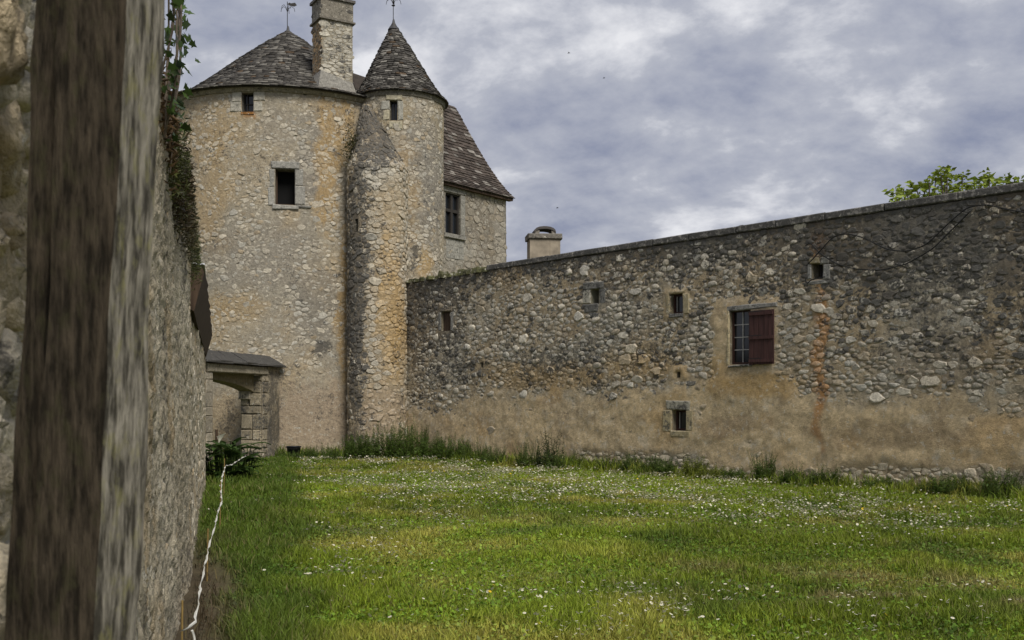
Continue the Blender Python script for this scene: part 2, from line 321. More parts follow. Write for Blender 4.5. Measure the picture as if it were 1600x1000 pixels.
def core(S, u0, u1, v0, v1, res, opens, hfun, colfun, parent, thick=0, closed=False, name='wall_core', topv=None):
    """front sheet of a wall with holes for the openings, relief hfun, colours colfun; thick closes top, ends and back"""
    def lines(a, b, edges):
        g = np.linspace(a, b, max(2, int(round((b - a) / res)) + 1)); e = np.array(sorted(x for x in edges if a < x < b))
        if len(e): g = g[np.min(np.abs(g[:, None] - e[None]), 1) > res * .35]; g = np.sort(np.r_[g, e])
        return g
    us = lines(u0, u1, [x for o in opens for x in o[:2]]); vs = lines(v0, v1, [x for o in opens for x in o[2:]])
    U, V = np.meshgrid(us, vs); nu, nv = len(us), len(vs)
    P0 = S.map(U, V, np.zeros_like(U)); H = hfun(U, V, P0)
    for o in opens: H = np.where((U >= o[0] - 1e-6) & (U <= o[1] + 1e-6) & (V >= o[2] - 1e-6) & (V <= o[3] + 1e-6), 0, H)
    P = S.map(U, V, H).reshape(-1, 3); C = colfun(P0, U, V); C = C.reshape(-1, C.shape[-1])
    i, j = np.meshgrid(np.arange(nu - 1), np.arange(nv - 1)); i, j = i.ravel(), j.ravel()
    um, vm = (us[i] + us[i + 1]) / 2, (vs[j] + vs[j + 1]) / 2; ok = np.ones(len(i), bool)
    for o in opens: ok &= ~((um > o[0]) & (um < o[1]) & (vm > o[2]) & (vm < o[3]))
    i, j = i[ok], j[ok]; a = j * nu + i; Fc = np.stack([a, a + 1, a + nu + 1, a + nu], 1)
    if thick:
        n0 = len(P); bu = [(us[0], 0), (us[-1], nu - 1)]
        ring = np.r_[np.arange(nu) + (nv - 1) * nu]                     # top edge
        Pb = S.map(us, np.full(nu, vs[-1]), np.full(nu, -thick)); Pg = S.map(us, np.full(nu, vs[0]), np.full(nu, -thick))
        P = np.concatenate([P, Pb, Pg]); C = np.concatenate([C, C[ring], C[ring]])
        k = np.arange(nu - 1); top = np.stack([ring[k], ring[k + 1], n0 + k + 1, n0 + k], 1); back = np.stack([n0 + k, n0 + k + 1, n0 + nu + k + 1, n0 + nu + k], 1); Fc = np.concatenate([Fc, top, back])
        for e in (0, nu - 1):
            col = np.arange(nv) * nu + e; nb = len(P); Pe = S.map(np.full(nv, us[e]), vs, np.full(nv, -thick)); P = np.concatenate([P, Pe]); C = np.concatenate([C, C[col]]); q = np.arange(nv - 1)
            Fc = np.concatenate([Fc, np.stack([col[q], nb + q, nb + q + 1, col[q + 1]], 1)])
    o = mk(name, P, Fc, 'mortar', parent, C, smooth=True)
    return o
def recess(S, o, depth, parent, col, back=None, name='reveal'):
    u0, u1, v0, v1 = o; c = np.array([(u, v) for u, v in ((u0, v0), (u1, v0), (u1, v1), (u0, v1))])
    V = np.concatenate([S.map(c[:, 0], c[:, 1], np.zeros(4) + .004), S.map(c[:, 0], c[:, 1], np.zeros(4) - depth)])
    Fc = [(k, (k + 1) % 4, 4 + (k + 1) % 4, 4 + k) for k in range(4)]
    r = mk(name, V, Fc, 'mortar', parent, np.array(col))
    if back: mk('dark_interior', S.map(c[:, 0], c[:, 1], np.zeros(4) - depth + .002), [(0, 1, 2, 3)], back, parent)
    return r
def inside(opens, u, v, m=0.0):
    r = np.zeros(np.shape(u), bool)
    for o in opens: r |= (u > o[0] - m) & (u < o[1] + m) & (v > o[2] - m) & (v < o[3] + m)
    return r
def A4(c, a): c = np.asarray(c, float); return np.concatenate([c, np.broadcast_to(np.asarray(a, float), c.shape[:-1])[..., None]], -1)
def spots(P, C, lst, s=0, warp=26, cap=.80):
    """mineral stains, lichen and limewash on the masonry: (x, y, rx, ry, colour, strength) measured on the photograph, edges broken by noise"""
    x, y = proj(P); nx = (fbm(P, 1.7, 4, 40 + s) - .5); ny = (fbm(P, 1.7, 4, 60 + s) - .5); nf = fbm(P, 6, 3, 80 + s)
    C = A4(C, .12 + .32 * sstep(.44, .66, fbm(P, 1.3, 4, 90 + s))) if C.shape[-1] == 3 else C.copy()
    for cx, cy, rx, ry, col, st in lst:
        d = np.sqrt(((x + nx * warp * 1.6 - cx) / rx) ** 2 + ((y + ny * warp * 1.6 - cy) / ry) ** 2)
        k = st * sstep(1.15, .55, d + (nf - .5) * .9)
        if np.sum(col) < .3: C[..., 3] = lerp(C[..., 3], (cap if np.sum(col) < .2 else .58), np.clip(k * (.45 + 1.1 * nf), 0, 1))
        else: C[..., :3] = lerp(C[..., :3], np.array(col), k[..., None])
    return C
CREAM, PALE, TAN, OCHRE, LICHEN, BROWN = np.array([.56, .505, .40]), np.array([.47, .445, .38]), np.array([.40, .32, .21]), np.array([.43, .29, .125]), np.array([.060, .058, .056]), np.array([.21, .15, .09])
GREYR = np.array([.26, .235, .195]); RUST = np.array([.40, .19, .055]); MOSS = np.array([.05, .05, .022])
def stone_tones(n, g, a=.45, b=.3):
    r = g.random(n)[:, None]; c = np.where(r < a, CREAM, np.where(r < a + b, PALE, TAN)); return A4(c * g.uniform(.72, 1.12, (n, 1)), g.uniform(0, .35, n))

# ================================================================ THE SETTING: ground
# left wall line: X = -.2945*Y - .277
LW = lambda Y: -.2945 * Y - .277
def ground_tone(X, Y):
    P = np.stack([X, Y, np.zeros_like(X)], -1)
    g = np.array([.19, .245, .023]); y = np.array([.37, .32, .08]); d = np.array([.08, .13, .018]); so = np.array([.10, .075, .045])
    C = lerp(g, y, (sstep(.50, .74, fbm(P, .9, 4, 3)) * .68)[..., None]); C = lerp(C, d, (sstep(.5, .72, fbm(P, 1.3, 4, 9)) * .7)[..., None])
    C = C * (.86 + .34 * sstep(.3, .7, fbm(P, .35, 3, 33)))[..., None]
    # mowing stripes of dry cut grass running across the near right
    q = (Y - 8.1) + .55 * (X - 2.5) * .55; st = np.exp(-((q + .5 * (fbm(P, .8, 3, 5) - .5)) / .30) ** 2) + .7 * np.exp(-((q - 1.25 + .6 * (fbm(P, .8, 3, 6) - .5)) / .28) ** 2)
    st *= sstep(.4, 2.2, X) * sstep(.35, .6, fbm(P, 2.2, 3, 8)); C = lerp(C, np.array([.27, .22, .10]), np.clip(st, 0, 1)[..., None] * .85)
    off = X - LW(Y); C = lerp(C, d * 1.0, (sstep(.35, -.25, off - .4 - .07 * Y + (fbm(P, 1, 3, 2) - .5)) * .8)[..., None])
    C = lerp(C, so, (sstep(.55, .2, off + .5 * (fbm(P, 2, 3, 4) - .5)) * sstep(13, 9, Y))[..., None])
    return C
def ground():
    gx = np.r_[-900, -300, -80, -30, -16, np.arange(-12, 14.01, .2), 18, 30, 80, 300, 900]; gy = np.r_[-60, -20, -6, 0, np.arange(2, 34, .2), 40, 60, 120, 300, 1200]
    X, Y = np.meshgrid(gx, gy); Z = (fbm(np.stack([X, Y, 0 * X], -1), .7, 3, 21) - .5) * .06 - .03; Z = np.where((abs(X) > 13) | (Y > 33), -.03, Z)
    V = np.stack([X, Y, Z], -1).reshape(-1, 3); n, m = len(gx), len(gy); i, j = np.meshgrid(np.arange(n - 1), np.arange(m - 1)); a = (j * n + i).ravel()
    o = mk('ground', V, np.stack([a, a + 1, a + n + 1, a + n], 1), 'soil', None, lerp(ground_tone(X, Y), np.array([.10, .08, .045]), .45).reshape(-1, 3) * .8, True); tag(o, kind='structure')
ground()

# ================================================================ COURTYARD WALL (right)
A = at(636, 28.9); B = at(1600, 16.2)
CW = Plane(A, B); CW_L = CW.L + 5.0; CW_H = 5.0
cw = thing('courtyard_wall', A, 'long high rubble stone courtyard wall with patched render, small windows and flat coping', 'wall')
cw_open = {}
for k, r in dict(shutter=(1141, 1173, 484, 569), upper=(1047, 1067, 459, 490), lower=(1051, 1072, 641, 673), slot=(924, 936, 452, 475), arrow=(1269, 1286, 412, 436), board=(690, 704, 487, 517), hole=(1058, 1063, 581, 590), hole2=(751, 755, 566, 574)).items(): cw_open[k] = rect(CW, *r)
cw_ol = list(cw_open.values())
tabx = np.array([640, 700, 760, 900, 1050, 1200, 1350, 1600, 2600]); tabt = np.array([0, .15, .4, .7, 1.0])
tabD = np.array([[.95, .9, .75, .55, .35], [.95, .8, .6, .5, .35], [.85, .40, .28, .42, .3], [.9, .5, .30, .5, .35], [.95, .65, .42, .42, .2], [.97, .75, .5, .3, .1], [1, .85, .68, .35, .1], [1, .97, .9, .62, .2], [1, .97, .9, .62, .2]])
def plast_line(P):                                          # height of the upper edge of the lime render
    x, y = proj(P); return np.interp(x, [640, 700, 760, 850, 1000, 1090, 1110, 1230, 1250, 1320, 1450, 1600, 2600], [1.35, 1.25, 1.7, 1.75, 1.72, 1.95, 2.0, 2.0, 1.7, 1.55, 1.52, 1.5, 1.5]) + (fbm(P, .9, 4, 11) - .5) * .5
def cw_plaster(P):
    x, y = proj(P); z = P[..., 2]; k = sstep(.26, -.26, z - plast_line(P) + (fbm(P, 5, 4, 12) - .5) * .7)
    nz = (fbm(P, 1.6, 4, 13) - .5)
    low = np.interp(x, [640, 880, 910, 1090, 1120, 1280, 1330, 1600, 2600], [-.3, -.3, .42, .45, .15, .2, .42, .5, .5]); k *= sstep(-.08, .08, z - low - nz * .35)
    d = np.maximum(abs(x + nz * 30 - 1163) / 53, abs(y + nz * 24 - 543) / 78); k = np.maximum(k, sstep(1.1, .9, d) * .95)
    for cx, cy, rx, ry in ((1057, 475, 19, 24), (1062, 583, 14, 9)): k = np.maximum(k, sstep(1.2, .8, np.maximum(abs(x + nz * 16 - cx) / rx, abs(y + nz * 16 - cy) / ry)))
    return k
def dark_amount(P):
    x, y = proj(P); t = np.clip((CW_H - P[..., 2]) / np.maximum(CW_H - 1.65, .1), 0, 1); ix = np.clip(np.searchsorted(tabx, x) - 1, 0, len(tabx) - 2); fx = np.clip((x - tabx[ix]) / (tabx[ix + 1] - tabx[ix]), 0, 1)
    it = np.clip(np.searchsorted(tabt, t) - 1, 0, len(tabt) - 2); ft = np.clip((t - tabt[it]) / (tabt[it + 1] - tabt[it]), 0, 1)
    return lerp(lerp(tabD[ix, it], tabD[ix + 1, it], fx), lerp(tabD[ix, it + 1], tabD[ix + 1, it + 1], fx), ft)
CW_SPOTS = [(1281, 545, 11, 150, RUST, .72), (1277, 395, 12, 40, RUST * .7, .7), (1283, 650, 10, 60, RUST * .8, .5), (1190, 600, 70, 28, OCHRE, .8), (1125, 590, 25, 40, OCHRE, .6), (860, 590, 110, 26, OCHRE * .8, .7), (1000, 570, 70, 26, OCHRE, .6),
            (860, 565, 50, 22, LICHEN, .6), (720, 575, 60, 25, LICHEN, .5), (880, 650, 40, 7, LICHEN * 1.6, .75), (1140, 665, 60, 18, BROWN, .5), (1400, 680, 130, 25, BROWN, .45), (790, 430, 30, 25, OCHRE * .8, .5), (1480, 560, 120, 50, BROWN * .8, .35), (1290, 440, 26, 10, PALE, .5)]
def cw_base_col(P, U=None, V=None):
    k = cw_plaster(P)[..., None]; m = lerp(np.array([.345, .305, .23]), np.array([.38, .30, .19]), sstep(.35, .65, fbm(P, .8, 4, 15))[..., None])
    dk = dark_amount(P); m = A4(m, np.clip(dk * 1.15 - .02 + (fbm(P, 1.2, 4, 18) - .5) * .9, 0, 1))
    p = lerp(np.array([.57, .445, .27]), np.array([.48, .38, .24]), sstep(.35, .7, fbm(P, .6, 4, 23))[..., None]); p = lerp(p, np.array([.47, .31, .14]), (sstep(.55, .75, fbm(P, 1.1, 4, 27)) * .5)[..., None])
    p = p * (.80 + .42 * fbm(P, 5, 4, 30))[..., None]; p = lerp(p, BROWN * 1.15, (sstep(.56, .68, fbm(P, 2.6, 4, 37)) * .28)[..., None]); p = lerp(p, CREAM * .95, (sstep(.60, .68, fbm(P, 5.5, 4, 38)) * .4)[..., None]); return spots(P, lerp(m, A4(p, .02 + .25 * sstep(.5, .75, fbm(P, 1.7, 4, 29))), k), CW_SPOTS, 0, 16)
def cw_h(U, V, P):
    k = cw_plaster(P); return k * (.028 + (fbm(P, 2.2, 5, 31) - .5) * .06 + (fbm(P, 8, 3, 39) - .5) * .035) + (1 - k) * (.009 + (fbm(P, 5, 5, 33, .6) - .5) * .055)
def courtyard_wall():
    global CW_SPOTS
    core(CW, -1.1, CW_L, -.15, CW_H, .055, cw_ol, cw_h, cw_base_col, cw, thick=.65)
    def keep(u, v, g):
        P = CW.map(u, v, 0 * u); k = cw_plaster(P); return ((k < g.uniform(.15, .9, len(u))) & (g.random(len(u)) < .9) | (g.random(len(u)) < .02)) & ~inside(cw_ol, u, v, .13)
    pts = pack(.02, CW_L - .1, .02, CW_H - .05, [(.105, 40), (.075, 260), (.052, 3000), (.038, 16000), (.028, 12000)], 1.65, keep, 5)
    P, Fc = stones(CW, pts, 1.65, .024, .006, 9, 6, .15)
    g = np.random.default_rng(8); Pc = P[:, -1]; n = len(P); C = stone_tones(n, g, .5, .3) * np.interp(pts[:, 2], [.03, .05, .09], [.75, .95, 1.12])[:, None]; C = lerp(C, cw_base_col(Pc), g.uniform(.05, .65, (n, 1)) * np.interp(pts[:, 2], [.03, .09], [1, .35])[:, None]); C[:, :3] = lerp(C[:, :3], C[:, :3].mean(1)[:, None] * np.array([1.05, 1.0, .88]), .25)
    dk = dark_amount(Pc); C[:, 3] = np.clip(dk * 1.0 - .10 + (fbm(Pc, 1.2, 3, 36) - .5) * .8 + g.normal(0, .2, n) - np.interp(pts[:, 2], [.05, .11], [0, .12]), 0, 1) * sstep(.3, .9, Pc[:, 2]); C[:, :3] = lerp(C[:, :3], CREAM * np.array([1.0, .95, .86]) * g.uniform(.7, 1.05, (n, 1)), (sstep(.9, .6, Pc[:, 2]) * .75)[:, None])
    C = spots(Pc, C, [(a, b, c, d, e, f * .75) for a, b, c, d, e, f in CW_SPOTS], 0, 16); C = lerp(C, A4(TAN * .9, .1), (cw_plaster(Pc) > .5)[:, None] * .6)
    split('stone', P, Fc, C, cw, 'masonry', many='small_stones')
    # coping of flat grey slabs, missing above the rough left end
    u = CW.uv(762, 420)[0]; i = 0
    while u < CW_L:
        L = random.uniform(.9, 1.5); V, Fc = bevbox(CW, u, min(u + L - .008, CW_L), CW_H + .002 + random.uniform(0, .01), CW_H + .15, -.70, .055, .02, .008); mk('coping_slab', V, Fc, 'masonry', cw, A4(np.array([.17, .16, .145]) * random.uniform(.75, 1.25), .62)); u += L; i += 1
    pts = pack(-.9, CW.uv(758, 420)[0], 0, .6, [(.1, 300), (.07, 500)], 1.3, lambda u, v, g: u > -9, 15)    # rough stones along the top left
    class Top:
        n = np.array([0, 0, 1.0])
        def map(s, u, v, h): u, v, h = np.broadcast_arrays(u, v, h); return CW.map(u, CW_H + h, -v)
    P, Fc = stones(Top(), pts, 1.3, .09, .02, 8, 16); split('cap_stone', P, Fc, np.repeat(MOSS[None] * 1.3, len(P), 0) * RNG.uniform(.6, 1.8, (len(P), 1)), cw, 'masonry', 120, many='cap_stones')
    # surrounds: (list of pixel boxes)
    def block(x0, x1, y0, y1, col, proud=.03, jit=.008):
        o = rect(CW, x0, x1, y0, y1); V, Fc = bevbox(CW, *o, -.12, proud * .8, .02, jit * 2); mk('dressed_stone', V, Fc, 'masonry', cw, A4(np.array(col) * random.uniform(.85, 1.1), random.uniform(.2, .45)))
    GR = np.array([.17, .165, .15]); PL = np.array([.36, .34, .275]); YL = np.array([.37, .31, .19])
    block(912, 944, 441, 451.6, GR, .05); block(911, 923.6, 452.2, 474.6, PL); block(936.4, 947, 452, 474, GR * .9); block(914, 935, 475.5, 488, GR * .8, .04); block(920, 936, 488.6, 497, GR * .9)
    block(1262, 1268.6, 413, 437, GR * 1.5); block(1286.5, 1298, 413, 436.5, GR * 1.35); block(1265, 1282, 402, 411.6, YL * .75); block(1282.5, 1296, 402, 411.8, GR * 1.3); block(1262, 1296, 437.6, 446, GR * 1.2)
    block(1042, 1079, 626, 640.5, PL * .95, .055); block(1037, 1050.5, 641, 674, YL * .95, .05); block(1072.6, 1085, 641, 674, YL, .05); block(1048, 1080, 674, 683, YL * .85, .055)
    block(1136, 1140.4, 484, 571, YL * 1.05, .05); block(1137, 1216, 474.5, 483.3, GR * 1.2, .05); block(1139, 1176, 569.8, 574, GR * 1.1, .075)
    block(689, 707, 479.6, 486.4, np.array([.25, .21, .15]), .04); block(685, 689.4, 487, 517, GR * 1.1); block(704.6, 709, 487, 517, GR * 1.2); block(1041, 1046.6, 458, 491, YL * .8, .045); block(1067.6, 1078, 458, 491, YL * .85, .045); block(1045, 1069, 490.6, 496, GR, .05)
    rc = (.27, .23, .16)
    for k, d in dict(shutter=.16, upper=.22, lower=.22, slot=.35, arrow=.35, board=.14, hole=.25, hole2=.2).items(): recess(CW, cw_open[k], d, cw, rc if k != 'slot' else (.3, .28, .2), 'void')
    # glazed windows
    def window(k, depth, cols, rows, fw=.035, hb=.02):
        u0, u1, v0, v1 = cw_open[k]; wn = mk('window', *sbox(CW, u0, u1, v0, v1, -depth + .004, -depth + .012), 'window_glass', cw)
        fr = [sbox(CW, u0, u0 + fw, v0, v1, -depth + .013, -depth + .05), sbox(CW, u1 - fw, u1, v0, v1, -depth + .013, -depth + .05), sbox(CW, u0 + fw, u1 - fw, v0, v0 + fw, -depth + .013, -depth + .05), sbox(CW, u0 + fw, u1 - fw, v1 - fw, v1, -depth + .013, -depth + .05)]
        mk('frame', *shade(fr), 'frame_wood', wn); a, b = u0 + fw, u1 - fw
        for i in range(1, cols): x = a + (b - a) * i / cols; mk('glazing_bar', *sbox(CW, x - .008, x + .008, v0 + fw, v1 - fw, -depth + .013, -depth + .034), 'muntin', wn)
        for i in range(1, rows): y = v0 + fw + (v1 - v0 - 2 * fw) * i / rows; mk('glazing_bar', *sbox(CW, a, b, y - .008, y + .008, -depth + .013, -depth + .03), 'muntin', wn)
        if cols == 1: mk('glazing_bar', *sbox(CW, a + .03, a + .042, v0 + fw, v1 - fw, -depth + .013, -depth + .036), 'muntin', wn)
    window('shutter', .12, 2, 4, .04); window('upper', .17, 1, 1, .045); window('lower', .17, 1, 1, .045)
    u0, u1, v0, v1 = cw_open['board']; pl = mk('wooden_infill', *shade([sbox(CW, u0 + (u1 - u0) * i / 3 + .004, u0 + (u1 - u0) * (i + 1) / 3, v0, v1, -.10, -.07) for i in range(3)]), 'dark_wood', cw)
    u0, u1, v0, v1 = cw_open['slot']; mk('wooden_infill', *sbox(CW, u0 + .06, u1 - .03, v0, v1, -.3, -.26), 'dark_wood', cw)
    u0, u1, v0, v1 = cw_open['arrow']
    for f in (.3, .62): mk('window_bar', *sbox(CW, u0 + (u1 - u0) * f, u0 + (u1 - u0) * f + .03, v0, v1, -.2, -.17), 'iron', cw)
    # the open shutter folded back on the wall
    u0, u1, v0, v1 = rect(CW, 1174, 1213, 484.5, 570); sh = mk('shutter', *shade([sbox(CW, u0 + .01, u1 - .01, v0 + .01, v1 - .01, .06, .066)]), 'red_wood', cw); nb = 5
    for i in range(nb): a = u0 + (u1 - u0) * i / nb; mk('board', *sbox(CW, a + .003, a + (u1 - u0) / nb - .003, v0 + random.uniform(0, .015), v1 - random.uniform(0, .01), .067, .088), 'red_wood', sh)
    for f in (.08, .5, .94): y = v0 + (v1 - v0) * f; mk('batten', *sbox(CW, u0 + .01, u1 - .015, y - .035, y + .03, .0885, .112), 'red_wood', sh); mk('hinge_strap', *sbox(CW, u0 - .03, u0 + .30, y + .032, y + .05, .0885, .098), 'iron', sh)
courtyard_wall()

# black cable looped over the wall near the barred window
def cable(pts, label):
    Q = smooth_path([CW.map(*CW.uv(x, y), .075 if y > 310 else .09) for x, y in pts], 70); V, Fc = tube(Q, .011, 6); tag(mk('cable', V, Fc, 'cable_black', None, smooth=True, origin=Q[0]), label, 'cable')
cable([(1262, 372), (1262, 440), (1265, 444), (1270, 438), (1292, 433)], 'black cable dropping down beside the small barred window in the courtyard wall')
cable([(1263, 416), (1280, 398), (1305, 370), (1325, 365), (1350, 371), (1390, 391), (1420, 394), (1450, 384), (1490, 345), (1515, 324), (1545, 320), (1575, 328), (1610, 334)], 'upper wavy black cable arching over the dark top of the courtyard wall')
cable([(1262, 385), (1268, 378), (1285, 397), (1310, 413), (1340, 421), (1380, 423), (1420, 413), (1460, 390), (1500, 350), (1520, 330)], 'lower sagging black cable hanging below the wavy one on the courtyard wall')

# ================================================================ ROUND TOWER
TC = np.array([-7.26, 32.65]); TR = 4.2; TZ = 10.5
TW = Cyl(TC, TR)
tower = thing('round_tower', (TC[0], TC[1], 0), 'large round medieval stone tower with low conical slate roof and square chimney', 'tower')
tw_open = dict(upper=rect(TW, 378, 396, 145, 175), main=rect(TW, 430, 461, 264, 320), vent=rect(TW, 474, 479, 143.5, 149))
tw_ol = list(tw_open.values())
TW_SPOTS = [(320, 200, 60, 60, OCHRE, .4), (330, 290, 40, 90, OCHRE, .35), (500, 200, 40, 60, GREYR, .6), (480, 270, 40, 50, GREYR, .8), (512, 250, 26, 130, OCHRE, .75), (545, 190, 12, 60, OCHRE, .6), (420, 400, 90, 60, GREYR, .5), (500, 480, 50, 70, GREYR * .8, .55), (505, 535, 22, 14, LICHEN, .85), (490, 545, 14, 10, LICHEN, .6), (538, 480, 12, 160, OCHRE * 1.05, .7), (430, 200, 40, 40, GREYR * 1.1, .5),
            (490, 650, 90, 60, np.array([.37, .29, .205]), .8), (432, 640, 14, 90, LICHEN * 1.2, .8), (440, 565, 20, 20, LICHEN * 1.6, .6), (385, 180, 12, 6, RUST, .7), (360, 480, 70, 30, OCHRE * .9, .4), (358, 640, 18, 22, LICHEN * 1.1, .8), (365, 610, 14, 14, LICHEN * 1.3, .6), (345, 660, 30, 60, OCHRE, .35)]
def tw_col(P, U=None, V=None):
    c = lerp(np.array([.385, .325, .23]), np.array([.33, .295, .23]), sstep(.38, .62, fbm(P, .55, 4, 51))[..., None]); c = lerp(c, np.array([.40, .29, .155]), (sstep(.52, .72, fbm(P, .8, 4, 53)) * .4)[..., None])
    return spots(P, c, TW_SPOTS, 3)
def masonry_cyl(S, parent, H, ol, colf, u0, u1, radii, seed, hgt, keepf=None, n=300, rest_res=.07, smoothlow=None, skip=None, dark=None, gap=.014, v0=-.1, bury=.048):
    hf = lambda U, V, P: .007 + (fbm(P, 3.0, 5, seed, .6) - .5) * bury + (0 if smoothlow is None else .02 * sstep(.2, -.2, V - smoothlow))
    core(S, -math.pi * S.R, math.pi * S.R, v0, H, rest_res, ol, hf, colf, parent)
    def keep(u, v, g):
        k = ~inside(ol, u, v, .19)
        if keepf is not None: k &= keepf(u, v, g)
        return k
    pts = pack(u0, u1, max(v0, .02) + .02, H - .05, radii, 1.4, keep, seed); P, Fc = stones(S, pts, 1.4, hgt, gap * .5, 9, seed + 1, .15)
    g = np.random.default_rng(seed + 2); Pc = P[:, -1]; Cb = colf(Pc); C = lerp(stone_tones(len(P), g, .5, .35) * .95, Cb, g.uniform(.15, .85, (len(P), 1)) * np.interp(pts[:, 2], [.04, .09], [1, .6])[:, None])
    if dark is not None: C = dark(Pc, C, g)
    split('stone', P, Fc, C, parent, 'masonry', n, many='small_stones', skip=skip)
def build_tower():
    ug = TW.uv(405, 640)[0]; keep = lambda u, v, g: g.random(len(u)) < np.where((v < 2.3 + (fbm(np.stack([u, v, 0 * v], -1), .8, 3, 4) - .5) * 1.2) & (u > ug), .14, .8)
    masonry_cyl(TW, tower, TZ, tw_ol, tw_col, -1.25 * TR, 1.25 * TR, [(.10, 40), (.075, 400), (.054, 4500), (.040, 16000)], 71, .011, keep, smoothlow=2.2, skip=lambda x, y: (x < 285) | (x > 552), gap=.018)
    PL = np.array([.40, .375, .31]); GR = np.array([.27, .26, .23])
    def block(x0, x1, y0, y1, col, proud=.03):
        V, Fc = bevbox(TW, *rect(TW, x0, x1, y0, y1), -.12, proud, .02, .016); mk('dressed_stone', V, Fc, 'masonry', tower, np.array(col) * random.uniform(.9, 1.1))
    block(363, 377.4, 143, 159, PL); block(361, 377.2, 160, 175, PL * .95); block(396.6, 414, 143, 157.5, PL); block(396.6, 410, 158.5, 174, PL * .95); block(375, 400, 137.5, 143.6, PL * .9, .05)
    block(421, 429.4, 264, 292, GR); block(419, 429.4, 293, 321, GR * 1.1); block(461.6, 474, 264, 290, GR * .95); block(461.6, 477, 291, 320, GR * 1.05); block(424, 468, 253, 263.2, GR * 1.05, .05); block(426, 466, 320.6, 327, GR * 1.2, .07); block(462, 486, 320.8, 324.5, GR * .8, .06)
    for k, d in dict(upper=.25, main=.4, vent=.3).items(): recess(TW, tw_open[k], d, tower, (.20, .18, .14), 'void')
    u0, u1, v0, v1 = tw_open['upper']; wn = mk('window', *sbox(TW, u0, u1, v0, v1, -.2, -.19), 'window_glass', tower); mk('frame', *shade([sbox(TW, a, b, v0, v1, -.188, -.15) for a, b in ((u0, u0 + .04), (u0 + .10, u0 + .13), (u1 - .04, u1))] + [sbox(TW, u0 + .04, u1 - .04, v0 + (v1 - v0) * .45, v0 + (v1 - v0) * .5, -.187, -.16)]), 'dark_frame', wn)
    mk('window_sill', *sbox(TW, u0 - .02, u1 + .02, v0 - .07, v0 - .004, -.1, .035), 'mortar', tower, RUST * .75)
    u0, u1, v0, v1 = tw_open['main']; mk('window_frame', *shade([sbox(TW, u0, u1, v0, v0 + .05, -.25, -.15), sbox(TW, u0, u0 + .04, v0 + .05, v1, -.25, -.2)]), 'dark_wood', tower)
    # cornice
    a = np.linspace(0, 2 * np.pi, 97)[:-1]; rr = [(TR + .0, TZ - .10), (TR + .06, TZ - .09), (TR + .13, TZ + .02), (TR + .0, TZ + .03)]
    V = np.concatenate([np.stack([TC[0] + r * np.sin(a), TC[1] - r * np.cos(a), a * 0 + z], 1) for r, z in rr]); n = 96
    mk('cornice', V, [(i * n + k, i * n + (k + 1) % n, (i + 1) * n + (k + 1) % n, (i + 1) * n + k) for i in range(3) for k in range(n)], 'masonry', tower, np.array([.25, .22, .165]))
build_tower()
